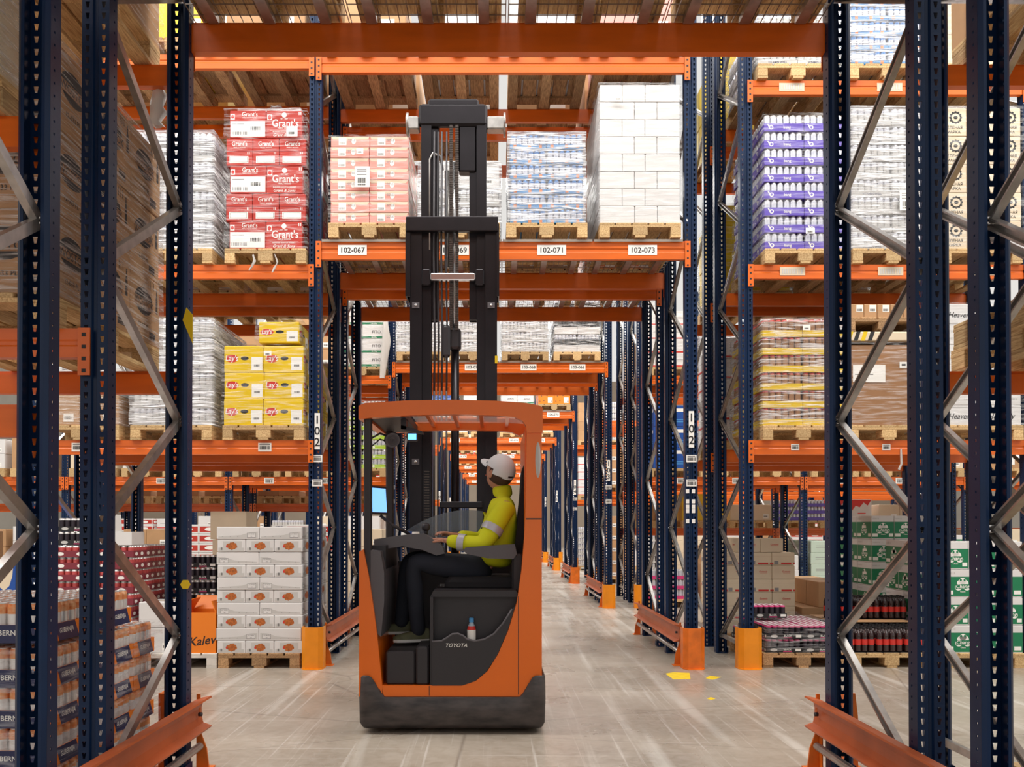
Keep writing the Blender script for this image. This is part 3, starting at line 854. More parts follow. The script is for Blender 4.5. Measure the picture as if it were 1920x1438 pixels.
def d_gut(b, fr, L, h, s):
    b.dtext(fr, 'Gutenis', L * .12, h * .55, h * .19, M['red_ink'], shear=.25); b.drect(fr, -L * .02, h * .44, L * .30, h * .455, M['red_ink'])
def d_gut2(b, fr, L, h, s):
    b.drect(fr, -L * .1, h * .06, L * .35, h * .20, M['red_ink']); b.drect(fr, -L * .5, h * .06, -L * .44, h * .20, M['red_ink'])
    b.drect(fr, L * .42, h * .06, L * .49, h * .20, M['red_ink']); b.drect(fr, -L * .40, h * .06, -L * .22, h * .34, M['grey_ink'])
    b.drect(fr, -L * .49, h * .7, L * .49, h * .71, M['kraft'])
kind('gut', .27, .40, .165, 'goods_carton', 'cream red-script carton', 'carton', allf(d_gut), 'cream')
kind('gut2', .27, .40, .15, 'goods_carton', 'cream red-striped carton', 'carton', allf(d_gut2), 'cream')

def d_chang(b, fr, L, h, s):
    b.drect(fr, -L * .49, h * .04, L * .49, h * .74, M['green'])
    cx = L * .02 if s in 'fb' else 0; r = h * .135
    for a, c in ((-1.0, .36), (1.0, .36), (0, .58), (-.55, .50), (.55, .50)):
        b.dell(fr, cx + a * r * 1.15, h * c, r * .95, r * .9, M['paper'], 14, .0008)
    b.drect(fr, cx - r * 1.9, h * .30, cx + r * 1.9, h * .47, M['green'], .0014)
    b.dtext(fr, 'Chang', cx, h * .385, h * .20, M['paper'], shear=.15, lift=.0022, sx=.95)
    b.dtext(fr, 'Classic', cx, h * .20, h * .07, M['paper'])
    b.dell(fr, cx - r * .5, h * .62, r * .3, r * .35, M['green'], 8, .0016); b.dell(fr, cx + r * .5, h * .62, r * .3, r * .35, M['green'], 8, .0016)
    b.drect(fr, -L * .46, h * .10, -L * .22, h * .24, M['paper'], .001); b.dbar(fr, -L * .44, h * .12, L * .2, h * .1, M['ink'], 7)
    b.drect(fr, L * .28, h * .10, L * .46, h * .24, M['paper'], .001)
    b.dbar(fr, -L * .46, h * .84, L * .3, h * .06, M['lt_grey'], 9)
kind('chang_l', .40, .30, .275, 'beer_carton', 'wide green beer carton', 'carton', allf(d_chang), 'white')
kind('chang_s', .267, .40, .275, 'beer_carton', 'narrow green carton', 'carton', allf(d_chang), 'white')

def d_marka(b, fr, L, h, s):
    for k in range(12):
        a = PI / 6 * k; b.dell(fr, L * .1 + math.cos(a) * h * .19, h * .66 + math.sin(a) * h * .19, h * .045, h * .045, M['ink'], 8)
    b.dell(fr, L * .1, h * .66, h * .19, h * .19, M['ink'], 20, .0005); b.dell(fr, L * .1, h * .66, h * .15, h * .15, M['cream'], 20, .0009); b.dell(fr, L * .1, h * .66, h * .08, h * .06, M['ink'], 10, .0013)
    b.dtext(fr, 'ЗЕЛЕНАЯ', L * .02, h * .30, h * .14, M['ink']); b.dtext(fr, 'МАРКА', L * .02, h * .14, h * .14, M['ink'])
kind('marka', .268, .40, .28, 'spirits_box', 'beige cogwheel-seal box', 'box', allf(d_marka), 'cream')
def d_heav(b, fr, L, h, s):
    b.dtext(fr, 'Heavenly', 0, h * .45, h * .40, M['ink'], shear=.38, sx=.88); b.drect(fr, -L * .49, h * .9, L * .49, h * .91, M['grey_ink'])
def d_heav2(b, fr, L, h, s):
    for q in range(4): b.dbar(fr, -L * .42 + (q % 2) * L * .48, h * (.25 + .35 * (q // 2)), L * .36, h * .1, M['lt_grey'], 8)
kind('heav', .39, .30, .20, 'sweets_box', 'white black-script box', 'box', allf(d_heav), 'white')
kind('heav2', .39, .30, .20, 'sweets_box', 'white grey-print box', 'box', allf(d_heav2), 'white')
def d_fito(b, fr, L, h, s):
    b.dtext(fr, 'FITO', L * .1, h * .5, h * .3, M['ink']); b.drect(fr, -L * .5, h * .04, L * .5, h * .2, M['green']); b.dtext(fr, '08+08 g', 0, h * .12, h * .12, M['paper'])
kind('fito', .40, .40, .24, 'goods_box', 'green-banded white box', 'box', allf(d_fito), 'white')
def d_belh(b, fr, L, h, s):
    b.dpoly(fr, [(-L * .28, h * .98), (-L * .22, h * .5), (-L * .08, h * .18), (L * .1, h * .02), (L * .28, h * .18), (L * .38, h * .5), (L * .42, h * .98)], M['cream'])
    b.dtext(fr, 'BELIF', L * .06, h * .62, h * .16, M['ink'])
kind('belh', .30, .40, .30, 'printed_carton', 'blue cream-shield carton', 'carton', allf(d_belh), 'deep_blue')
def d_redwhite(b, fr, L, h, s):
    b.dpoly(fr, [(-L * .49, h * .98), (L * .49, h * .98), (L * .3, h * .7), (L * .1, h * .85), (-L * .1, h * .62), (-L * .3, h * .7), (-L * .49, h * .45)], M['red_ink']); b.drect(fr, -L * .2, h * .3, L * .2, h * .36, M['red_ink'])
kind('redwhite', .38, .40, .40, 'printed_carton', 'red-topped white carton', 'carton', allf(d_redwhite), 'white')
def d_redcase(b, fr, L, h, s):
    b.drect(fr, -L * .46, h * .2, L * .46, h * .8, M['red']); b.dell(fr, 0, h * .5, L * .25, h * .2, M['paper'], lift=.001)
kind('redcase', .40, .40, .16, 'printed_carton', 'flat red-panelled carton', 'carton', allf(d_redcase), 'white')
def d_sage(b, fr, L, h, s):
    b.drect(fr, -L * .3, h * .56, L * .3, h * .6, M['grey_ink']); b.drect(fr, -L * .3, h * .42, L * .3, h * .46, M['grey_ink'])
kind('sage', .40, .40, .20, 'sage_carton', 'sage green carton', 'carton', allf(d_sage), 'sage', False)
kind('bluec', .30, .40, .36, 'blue_carton', 'deep blue carton', 'carton', allf(lambda b, fr, L, h, s: (b.drect(fr, -L * .3, h * .7, L * .3, h * .86, M['paper']), b.drect(fr, -L * .3, h * .2, L * .3, h * .24, M['sky']), b.drect(fr, -L * .3, h * .3, L * .3, h * .34, M['sky']))), 'deep_blue')
kind('orangec', .39, .40, .28, 'orange_carton', 'orange spotted carton', 'carton', allf(lambda b, fr, L, h, s: [b.dell(fr, L * q[0], h * q[1], L * .04, h * .06, M['kraft_in'], 8) for q in ((-.3, .7), (-.15, .3), (.05, .75), (.35, .25), (-.4, .25))] + [b.drect(fr, L * .1, h * .1, L * .4, h * .6, M['paper'])]), 'oran_print')
kind('creamc', .39, .40, .30, 'cream_carton', 'plain cream carton', 'carton', allf(d_small_label), 'cream')
kind('whitec', .39, .40, .25, 'white_carton', 'small-label white carton', 'carton', allf(d_small_label), 'white')
kind('flat', .39, .60, .10, 'flat_carton', 'flat brown carton', 'carton', None, 'kraft_lo')
kind('kraftbig', .78, .56, .55, 'bulk_carton', 'wide brown carton', 'carton', allf(d_small_label), 'kraft')
kind('whitebig', .78, .56, .50, 'bulk_carton', 'wide white carton', 'carton', allf(d_small_label), 'white')
kind('pinkbig', .78, .56, .50, 'bulk_carton', 'wide pink carton', 'carton', allf(d_small_label), 'pink')
kind('yellowbig', .78, .56, .50, 'bulk_carton', 'wide yellow carton', 'carton', allf(d_small_label), 'yellow')
kind('redstripe', .39, .40, .24, 'goods_box', 'red-striped white box', 'box', allf(lambda b, fr, L, h, s: (b.drect(fr, -L * .5, h * .02, L * .5, h * .12, M['red_ink']), b.drect(fr, -L * .3, h * .5, L * .3, h * .53, M['grey_ink']))), 'white')

# --- packs of cans and bottles: the tray is the thing, every can a part
def can_mesh(r, h, m, top='cantop', band=None, ring=None):
    def mk():
        b = MB()
        if band:
            prof = [(r * .82, 0), (r, .008), (r, h * .22), (r, h * .72), (r, h - .018), (r * .84, h - .004), (r * .84, h), (r * .78, h - .004)]
            b.lathe(prof, [M[m], M[m], M[band], M[m], M[m], M[top], M[top], M[top]], 10)
        else:
            prof = [(r * .82, 0), (r, .008), (r, h - .018), (r * .84, h - .004), (r * .84, h), (r * .78, h - .004)]
            b.lathe(prof, [M[m], M[m], M[ring or top], M[ring or top], M[top], M[top]], 10)
        return b.mesh('can')
    return cached(('can', r, h, m, top, band, ring), mk)
def bottle_mesh():
    def mk():
        b = MB(); r = .032
        prof = [(r * .8, 0), (r, .01), (r, .07), (r, .125), (r * .92, .14), (r, .16), (r * .85, .185), (.013, .215), (.013, .222), (.016, .223), (.016, .238), (.012, .239)]
        b.lathe(prof, [M['cola'], M['cola'], M['red_ink'], M['cola'], M['cola'], M['cola'], M['cola'], M['cola'], M['ink'], M['ink'], M['ink'], M['ink']], 10)
        for a in (0.3, 2.4, 4.4):
            pass
        return b.mesh('bottle')
    return cached('bottle', mk)
def pack_kind(key, nx, ny, r, ch, name, desc, canm, traym, bandh, deco=None, top='cantop', band=None, allcans=False, merged=False, bottle=False, lid=None, traytop=None, h=None):
    w = nx * 2 * r + .012; d = ny * 2 * r + .012
    def parts(key, k, x, y, z, label, group, rz, vis):
        def tray():
            b = MB()
            if bandh > 0:
                b.bbox(-w / 2, w / 2, -d / 2, d / 2, 0, .006, M[traym], .002)
                t = .004; hh = bandh
                b.box(-w / 2, w / 2, -d / 2, -d / 2 + t, .004, hh, M[traym]); b.box(-w / 2, w / 2, d / 2 - t, d / 2, .004, hh, M[traym])
                b.box(-w / 2, -w / 2 + t, -d / 2 + t, d / 2 - t, .004, hh, M[traym]); b.box(w / 2 - t, w / 2, -d / 2 + t, d / 2 - t, .004, hh, M[traym])
            else:
                b.box(-w / 2, w / 2, -d / 2, d / 2, 0, .003, M[traym])
            if deco: deco(b, w, d, bandh)
            return b.mesh(name)
        rt = ob(name, cached(('tray', key), tray), None, (x, y, z), rz); tag(rt, label, 'drinks pack', group)
        cm = bottle_mesh() if bottle else can_mesh(r, ch, canm, top, band, lid)
        sx, full = vis
        if merged:
            def mm():
                b = MB(); src = cm
                pos = [(-w / 2 + .006 + r + i * 2 * r, -d / 2 + .006 + r + j * 2 * r) for i in range(nx) for j in range(ny) if j in (0, ny - 1) or i in (0, nx - 1)]
                for (px_, py_) in pos:
                    for p in src.polygons:
                        b.add([(src.vertices[v].co.x + px_, src.vertices[v].co.y + py_, src.vertices[v].co.z + .006) for v in p.vertices], [tuple(range(len(p.vertices)))], src.materials[p.material_index], True)
                return b.mesh('can_layer')
            ob('can_layer', cached(('lay', key), mm), rt)
        else:
            for i in range(nx):
                for j in range(ny):
                    if not (full or allcans or j == 0 or (i == nx - 1 and sx > 0) or (i == 0 and sx < 0)): continue
                    ob('bottle' if bottle else 'can', cm, rt, (-w / 2 + .006 + r + i * 2 * r, -d / 2 + .006 + r + j * 2 * r, .006))
        return rt
    K[key] = dict(w=w + .006, d=d + .006, h=h or ch + .010, name=name, desc=desc, cat='drinks pack', parts=parts, deco=None)

def d_gub(b, w, d, h):
    for s in 'frl':
        L = w if s in 'fb' else d; fr = b.face(s, w, d, h)
        b.dpoly(fr, [(-L * .34, h), (L * .30, h), (L * .46, .0), (-L * .20, .0)], M['navy'])
        b.dtext(fr, 'GUBERNIJA', L * .03, h * .55, h * .40, M['paper'], sx=1.0 if s in 'fb' else .78)
pack_kind('gub', 6, 4, .033, .168, 'beer_can_pack', 'silver-orange can pack', 'copper', 'oran_print', .08, d_gub, band='can')
def d_bang(b, w, d, h):
    for s in 'frl':
        L = w if s in 'fb' else d; fr = b.face(s, w, d, h)
        cu = -L * .32
        b.dell(fr, cu, h * .5, h * .28, h * .28, M['paper'], 14); b.dell(fr, cu, h * .5, h * .15, h * .15, M['purple'], 12, .001)
        b.dpoly(fr, [(cu - h * .52, h * .9), (cu - h * .34, h * .9), (cu - h * .12, h * .55), (cu - h * .26, h * .42)], M['paper'], .0005)
        b.dtext(fr, 'bang', L * .08, h * .5, h * .50, M['paper'])
pack_kind('bang', 6, 4, .0315, .157, 'energy_can_pack', 'purple-banded can pack', 'white_can', 'purple', .078, d_bang)
pack_kind('burg', 6, 4, .033, .108, 'beer_can_pack', 'burgundy can tray', 'pinkcan', 'burg', .062, lambda b, w, d, h: [b.dell(b.face(s, w, d, h), q * (w if s in 'fb' else d), h * .5, .034, .018, M['paper'], 12) for s in 'frl' for q in (-.25, .22)])
def d_black(b, w, d, h):
    for s in 'frl':
        L = w if s in 'fb' else d; fr = b.face(s, w, d, h)
        b.dtext(fr, 'BLACK', L * .10, h * .62, h * .5, M['paper']); b.drect(fr, -L * .02, h * .16, L * .22, h * .34, M['magenta'])
        b.dell(fr, -L * .28, h * .55, L * .10, h * .3, M['lt_grey'], 12); b.drect(fr, L * .32, h * .3, L * .47, h * .8, M['paper'])
pack_kind('black', 6, 4, .0285, .125, 'energy_can_pack', 'black can pack', 'dark_can', 'ink', .05, d_black, lid='magenta', allcans=True)
pack_kind('black_lo', 6, 4, .0285, .125, 'energy_can_pack', 'dark can pack', 'dark_can', 'ink', .05, d_black, top='can')
pack_kind('cola', 4, 3, .0325, .24, 'cola_bottle_pack', 'cola bottle pack', 'can', 'ink', 0, None, bottle=True, allcans=True)
pack_kind('bluecan', 6, 4, .029, .138, 'soda_can_pack', 'light blue can pack', 'blue_can', 'sky', .045, lambda b, w, d, h: [b.drect(b.face(s, w, d, h), q * (w if s == 'f' else d), h * .2, q * (w if s == 'f' else d) + .03, h * .9, M['oran_print']) for s in 'frl' for q in (-.4, .0, .3)], band='white_can')
pack_kind('silver', 6, 4, .0315, .165, 'water_bottle_pack', 'silver drinks pack', 'white_can', 'lt_grey', .05, lambda b, w, d, h: [b.dtext(b.face(s, w, d, h), 'VITAMIN WELL', 0, h * .5, .028, M['navy']) for s in 'frl'], merged=True, band='lt_grey')
pack_kind('silver_hi', 6, 4, .0315, .28, 'water_bottle_pack', 'tall silver drinks pack', 'white_can', 'lt_grey', .06, None, merged=True, band='grey_ink')
pack_kind('glass', 6, 4, .031, .30, 'wine_bottle_pack', 'dark bottle tray', 'white_can', 'white', .12, None, merged=True, band='ink')
pack_kind('lime', 6, 4, .0315, .155, 'soda_can_pack', 'lime-banded can pack', 'white_can', 'lime', .07, lambda b, w, d, h: [b.dell(b.face(s, w, d, h), 0, h * .5, .02, .02, M['paper'], 10) for s in 'frl'], merged=True)
pack_kind('jars', 6, 4, .0315, .165, 'jar_tray', 'yellow jar tray', 'kraft_lo', 'yellow', .065, None, merged=True, top='red_ink')
pack_kind('violet', 6, 4, .0315, .12, 'soda_can_pack', 'violet can pack', 'white_can', 'purple', .06, None, merged=True)
pack_kind('pinkpack', 6, 4, .0315, .16, 'soda_can_pack', 'pink can pack', 'white_can', 'magenta', .06, None, merged=True)

DEEP = ['', ' second deep,', ' third deep,', ' fourth deep,', ' fifth deep,']
def stack(layers, x, y, z, where, group=None, side=1, jit=.004, full=False, h=None):
    """layers bottom to top; each a list of (key, n_deep) from left to right"""
    nl = len(layers); zz = z
    rnd = random.Random(int(abs(x) * 991 + y * 577 + z * 131))
    group = group or ('goods ' + where)
    for li, row in enumerate(layers):
        tw = sum(K[k]['w'] for k, n in row); cx = x - tw / 2 + rnd.uniform(-jit, jit); ly = rnd.uniform(0, jit)
        tier = 'top tier' if li == nl - 1 and nl > 1 else ORD[li] + ' tier'
        hh = max(K[k]['h'] for k, n in row)
        n_ = len(row); names = {1: [''], 2: [' left,', ' right,'], 3: [' left,', ' middle,', ' right,'], 4: [' first,', ' second,', ' third,', ' fourth,']}.get(n_, [' %s,' % ORD[q] for q in range(n_)])
        topl = full and li == nl - 1
        for ci, (k, nd_) in enumerate(row):
            kk = K[k]; cx += kk['w'] / 2
            for j in range(nd_):
                edge = (ci == n_ - 1 and side > 0) or (ci == 0 and side < 0)
                if j > 0 and not edge and not full: continue
                if full and not topl and j > 0 and not edge and not (li >= nl - 2): continue
                px = cx; py = y + kk['d'] / 2 + j * kk['d'] + ly + rnd.uniform(0, .001)
                lab = '%s, %s,%s%s %s' % (kk['desc'], tier, names[ci], DEEP[j], where)
                item(k, px, py, zz, lab, group, rnd.uniform(-.002, .002), (side, topl))
            cx += kk['w'] / 2
        zz += hh
    return zz

# ---------------------------------------------------------------- stretch film
from mathutils import noise as mnoise
def wrap(x, y, z, w, d, h, where, m='film', seed=0, amp=.012, tuck=-.003, lump=True):
    b = MB(); e = .012
    x0, x1, y0, y1 = -w / 2 - e, w / 2 + e, -e, d + e
    per = []
    n1, n2 = 12, 16
    for i in range(n1): per.append((x0 + (x1 - x0) * i / n1, y0))
    for i in range(n2): per.append((x1, y0 + (y1 - y0) * i / n2))
    for i in range(n1): per.append((x1 - (x1 - x0) * i / n1, y1))
    for i in range(n2): per.append((x0, y1 - (y1 - y0) * i / n2))
    nz_ = max(6, int(h / .05)); P = len(per); vs = []
    for k in range(nz_ + 1):
        zz = -tuck + (h + tuck + e) * k / nz_
        for (a, c) in per:
            q = mnoise.noise(Vector((a * 2 + seed * 5, c * 2 + zz * .5, zz * 9)))
            q2 = mnoise.noise(Vector((a * 7 + seed, c * 7, zz * 22)))
            dx, dy = a, c - d / 2
            l = math.hypot(dx / w, dy / d) + 1e-6
            f = amp * max(0, .6 + q) + amp * .5 * abs(q2)
            sx = (1 if abs(a - x1) < 1e-6 else -1 if abs(a - x0) < 1e-6 else 0); sy = (1 if abs(c - y1) < 1e-6 else -1 if abs(c - y0) < 1e-6 else 0)
            vs.append((a + sx * f, c + sy * f, zz))
    fs = [(k * P + i, k * P + (i + 1) % P, (k + 1) * P + (i + 1) % P, (k + 1) * P + i) for k in range(nz_) for i in range(P)]
    b.add(vs, fs, M[m], True)
    top = vs[-P:]
    c = (0, d / 2, h + e + .01)
    b.add(top + [c], [(i, (i + 1) % P, P) for i in range(P)], M[m], True)
    tag(b.obj('stretch_film', None, (x, y, z)), 'clear stretch film round goods %s' % where, 'plastic film')

PAL_H = .144
def load(x, yf, z, layers, where, side=None, m='wood', film=None, parts=True, inset=.02, full=False, pw=.8, seed=0, fh=None, jit=.004, amp=.008, plabel=None):
    side = side if side is not None else (1 if x < 0 else -1)
    pallet(x, yf, z, plabel or ('%s euro pallet under the goods %s' % ('pale' if m == 'wood' else 'dark' if m == 'wood_dark' else 'white', where)), m, parts)
    zt = stack(layers, x, yf + inset, z + PAL_H, where, side=side, full=full, jit=jit)
    if film:
        w = max(sum(K[k]['w'] for k, n in r) for r in layers)
        d = max(max(K[k]['d'] * n for k, n in r) for r in layers)
        wrap(x, yf + inset, z + PAL_H, w, d, (fh or (zt - z - PAL_H)), where, film, seed, amp)
    return zt

def knot(x, y, z, w, h, lab, seed=0, m='film_thick'):
    """bunched film standing up on top of a load"""
    b = MB(); n = 22; rs_ = [(1.0, 0), (.92, .25), (.6, .5), (.25, .72), (.12, .9), (.16, 1.0), (.02, 1.04)]
    vs = []
    for r_, q in rs_:
        for k in range(n):
            a = 2 * PI * k / n; f = 1 + .28 * mnoise.noise(Vector((math.cos(a) * 2, math.sin(a) * 2, q * 3 + seed)))
            cx = max(-1, min(1, math.cos(a) * 1.35)); cy = max(-1, min(1, math.sin(a) * 1.35))
            f = 1 if q == 0 else f
            vs.append((cx * w / 2 * r_ * f, cy * .3 * r_ * f, h * q * (1 + .2 * mnoise.noise(Vector((a, q * 4, seed))))))
    b.add(vs, [(i * n + k, i * n + (k + 1) % n, (i + 1) * n + (k + 1) % n, (i + 1) * n + k) for i in range(6) for k in range(n)], M[m], True)
    tag(b.obj('bunched_film', None, (x, y, z)), lab, 'plastic film')
# ---------------------------------------------------------------- goods, second rack row (aisle face)
Y2 = 8.31
# tunnel, numbered positions
load(-1.25, Y2, 4.235, [[('pink', 4), ('pink', 4)]] * 8, 'above number 102-067', film='film_clear', seed=1)
load(-.36, Y2, 4.235, [[('silver', 4), ('silver', 4)]] * 2 + [[('whitec', 3), ('whitec', 3)]], 'above number 102-069', film='film_thick', seed=2, side=1)
load(.50, Y2, 4.235, [[('bluecan', 4), ('bluecan', 4)]] * 6, 'above number 102-071', film='film_thick', seed=3, amp=.012)
load(1.42, Y2, 4.235, [[('ww', 3), ('wn', 3), ('wn', 3)], [('wn', 3), ('wn', 3), ('ww', 3)]] * 4, 'above number 102-073', film='film_clear', seed=4, jit=.002)
# left bay, upper level
A, B_, C_ = [('wh_lab', 3), ('wh_big', 3)], [('wh_sm', 3)] * 3, [('wh_lab', 3), ('wh_big', 3)]
load(-2.27, Y2, 3.98, [A, B_, C_, B_, A], 'on the upper left bay pallet', film='film_clear', seed=5)
knot(-2.27, Y2 + .42, 3.98 + PAL_H + .275 * 5 + .026, .72, .20, 'bunched milky film peak on top of the red cartons', 3)
knot(.5, Y2 + .4, 4.235 + PAL_H + .148 * 6 + .024, .5, .06, 'small film bunch on top of the light blue cans', 5)
load(-3.19, Y2, 3.98, [[('silver_hi', 4), ('silver_hi', 4)]] * 4, 'left of the red cartons', film='film_thick', seed=6)
load(-4.1, Y2, 3.98, [[('silver_hi', 4), ('silver_hi', 4)]] * 4, 'far left on the upper level', film='film_thick', seed=7)
# left bay, middle level
L1 = [('lays', 4), ('lays', 4)]
load(-2.285, Y2, 2.24, [L1, L1, L1], 'on the lower left bay pallet', film='film_clear', seed=8)
stack([[('lays_top', 2)]], -2.14, Y2 + .03, 2.24 + PAL_H + .262 * 3 + .03, 'alone on top of the yellow stack', group='top snack carton')
wrap(-2.14, Y2 + .02, 2.24 + PAL_H + .262 * 3 + .034, .42, .84, .215, 'on top of the yellow stack', 'film_clear', 9, .01, 0)
load(-3.19, Y2, 2.24, [[('silver', 4), ('silver', 4)]] * 6, 'left of the yellow cartons', film='film_thick', seed=10, m='wood')
load(-4.10, Y2, 2.24, [[('brown_s', 3), ('brown_s', 3)]] * 1 + [[('whitec', 3), ('whitec', 3)]] * 1, 'at the far left, middle level', film='film_warm', seed=11)
# right bay, middle level
load(3.02, Y2, 2.24, [[('jars', 4), ('jars', 4)]] * 6, 'in the right bay on the middle level', film='film', seed=12, amp=.008)
pallet(3.86, Y2, 2.24, 'pale euro pallet under the tall brown bulk carton')
b_ = item('brown_big', 3.82, Y2 + .33, 2.24 + PAL_H, 'tall brown bulk carton with white barcode label in the right bay', None)
q = MB(); fr = (Vector((0, -.2935, 0)), Vector((1, 0, 0))); q.drect(fr, -.30, .43, .02, .60, M['paper'], .001); q.dbar(fr, -.06, .45, .07, .12, M['ink'], 8); q.drect(fr, -.28, .5, -.1, .51, M['grey_ink'], .002)
q.drect(fr, .16, .57, .24, .63, M['paper'], .001); q.drect(fr, .18, .59, .22, .61, M['ink'], .002)
q.obj('shipping_label', b_)
wrap(3.82, Y2 + .03, 2.24 + PAL_H, .715, .60, .805, 'round the tall brown bulk carton', 'film_clear', 13, .008)
zl = 2.24 + PAL_H + .835
q = MB(); q.bbox(-.40, .40, 0, 1.0, 0, .09, M['cream'], .01)
for k in range(4): q.prism([(-.39 + k * .07, .0), (-.35 + k * .07, .0), (-.32 + k * .07, .0895), (-.36 + k * .07, .0895)], -.001, .0, 'y', M['ink'] if k % 2 else M['yellow'])
tag(q.obj('carton_lid', None, (3.84, Y2 + .02, zl)), 'pale flat board lid with black and yellow tape on the bulk carton', 'lid')
pallet(3.84, Y2 + .02, zl + .09, 'dark euro pallet resting on the lid of the bulk carton', 'wood_dark')
stack([[('brown_cube', 2)] * 5], 3.84, Y2 + .06, zl + .09 + PAL_H, 'on the pallet above the bulk carton', side=-1)
load(4.78, Y2, 2.24, [[('heav', 4), ('heav', 4)], [('heav2', 4), ('heav2', 4)]] * 2 + [[('heav2', 4), ('heav2', 4)], [('heav', 4), ('heav', 4)]], 'behind the far right uprights', film='film_clear', seed=14)
# right bay, upper level
load(3.045, Y2, 3.98, [[('bang', 4), ('bang', 4)]] * 8, 'in the upper right bay', film='film_clear', seed=15)
load(3.91, Y2, 3.98, [[('silver', 4), ('silver', 4)]] * 8, 'right of the purple packs', film='film_thick', seed=16, amp=.01)
load(4.78, Y2, 3.98, [[('marka', 3)] * 3] * 5, 'at the far right of the upper level', film='film_clear', seed=17)
# right bay, top level
load(2.98, Y2, 5.81, [[('silver', 4), ('silver', 4)]] * 3, 'on the top right level beside the tunnel', film='film', seed=18)
load(3.88, Y2, 5.81, [[('bluecan', 4), ('bluecan', 4)]] * 6, 'on the top right level, second pallet', film='film_thick', seed=19, amp=.02)
load(4.80, Y2, 5.81, [[('creamc', 3), ('creamc', 3)]] * 2, 'on the top right level, third pallet', film='film_clear', seed=20)
# top level of left bay and tunnel, both halves
for i, (x, k) in enumerate(((-4.10, 'kraftbig'), (-3.2, 'yellowbig'), (-2.28, 'kraftbig'))):
    load(x, Y2, 6.07, [[(k, 2)]], 'on the top left level, %s pallet' % ORD[i].replace('bottom', 'first'), m='wood_dark')
for i, (x, k) in enumerate(((-1.28, 'kraftbig'), (-.37, 'whitebig'), (.53, 'whitebig'), (1.42, 'pinkbig'))):
    load(x, Y2, 6.045, [[(k, 2)]], 'high over the tunnel, %s pallet' % ('first', 'second', 'third', 'fourth')[i], m='wood_dark')
# ---------------------------------------------------------------- goods, second rack row, rear half
Y2B = 9.79
REAR = [
    (6.07, [(-4.10, 'kraftbig', 1), (-3.2, 'kraftbig', 1), (-2.28, 'kraftbig', 1)], 'rear top left'),
    (6.045, [(-1.28, 'kraftbig', 1), (-.37, 'whitebig', 1), (.53, 'kraftbig', 1), (1.42, 'kraftbig', 1)], 'rear top over the tunnel'),
    (5.81, [(2.98, 'yellowbig', 2), (3.88, 'kraftbig', 1), (4.8, 'whitebig', 1)], 'rear top right'),
    (4.235, [(-1.25, 'brown_s', 3), (-.36, 'brown_s', 2), (.55, 'brown_s', 2), (1.42, 'orangec', 3)], 'rear over the tunnel'),
    (3.98, [(-4.1, 'brown_s', 3), (-3.19, 'kraftbig', 1), (-2.3, 'creamc', 3)], 'rear upper left'),
    (3.98, [(3.02, 'yellowbig', 2), (3.93, 'brown_s', 3), (4.79, 'brown_s', 3)], 'rear upper right'),
    (2.24, [(-4.10, 'creamc', 2), (-3.19, 'kraftbig', 2), (-2.3, 'brown_s', 3)], 'rear middle left'),
    (2.24, [(3.02, 'redstripe', 5), (3.93, 'brown_s', 2), (4.79, 'whitec', 3)], 'rear middle right'),
]
for z, items, w in REAR:
    for i, (x, k, n) in enumerate(items):
        wh = '%s, %s pallet' % (w, ('first', 'second', 'third', 'fourth')[i])
        lay = [[(k, 2)]] * n if K[k]['w'] > .6 else [[(k, 3), (k, 3)]] * n
        load(x, Y2B, z, lay, wh, m='wood_dark' if z > 5 else 'wood', film=None if z > 5 else ('film_warm' if i % 2 else 'film_clear'), seed=30 + i)
# ---------------------------------------------------------------- goods, second rack row, floor left
FS, FL_, FR_ = [('food_s', 3)] * 3, [('food_l', 4), ('food_l', 4)], [('food_r', 4), ('food_r', 4)]
FM = [('food_l', 4), ('food_r', 4)]
load(-2.325, Y2 + .02, 0, [FS, FM, FS, FR_, FS, FM, FS, [('food_r', 4), ('food_r', 4)], FS, FL_], 'on the left floor pallet', m='wood_dark', full=False, parts=True, inset=.01, jit=.008)
# white pallet with open orange box and dark packs
pallet(-3.14, Y2 + .02, 0, 'white painted pallet on the floor left of the white carton stack', 'wood_white')
def open_box(w, d, h, m, inner, flap, deco=None, name='open_carton'):
    b = MB(); t = .005
    b.box(-w / 2, w / 2, -d / 2, d / 2, 0, t, M[m])
    b.box(-w / 2, w / 2, -d / 2, -d / 2 + t, t, h, M[m]); b.box(-w / 2, w / 2, d / 2 - t, d / 2, t, h, M[m])
    b.box(-w / 2, -w / 2 + t, -d / 2 + t, d / 2 - t, t, h, M[m]); b.box(w / 2 - t, w / 2, -d / 2 + t, d / 2 - t, t, h, M[m])
    if deco: deco(b, w, d, h)
    return b
q = open_box(.36, .40, .40, 'oran_print', 'kraft_in', .1, lambda b, w, d, h: (b.dtext(b.face('f', w, d, h), 'Kalev', .05, .12, .12, M['ink'], shear=.35, rot=.12), b.dtext(b.face('r', w, d, h), 'Kalev', 0, .12, .10, M['ink'], shear=.35)))
r = q.obj('open_carton', None, (-2.935, Y2 + .24, PAL_H)); tag(r, 'open orange carton with black script standing on the white pallet', 'carton')
f = MB(); f.box(-.18, .18, 0, .006, 0, .16, M['oran_print']); o = f.obj('flap', r, (0, .2, .40)); o.rotation_euler = (R(-35), 0, 0)
f = MB(); f.box(-.006, 0, -.2, .2, 0, .14, M['oran_print']); o = f.obj('flap', r, (-.18, 0, .40)); o.rotation_euler = (0, R(32), 0)
f = MB(); f.box(-.006, 0, -.2, .2, 0, .12, M['oran_print']); o = f.obj('flap', r, (.18, 0, .40)); o.rotation_euler = (0, R(-20), 0)
item('whitec', -3.33, Y2 + .26, PAL_H, 'white carton standing beside the open orange carton', None)
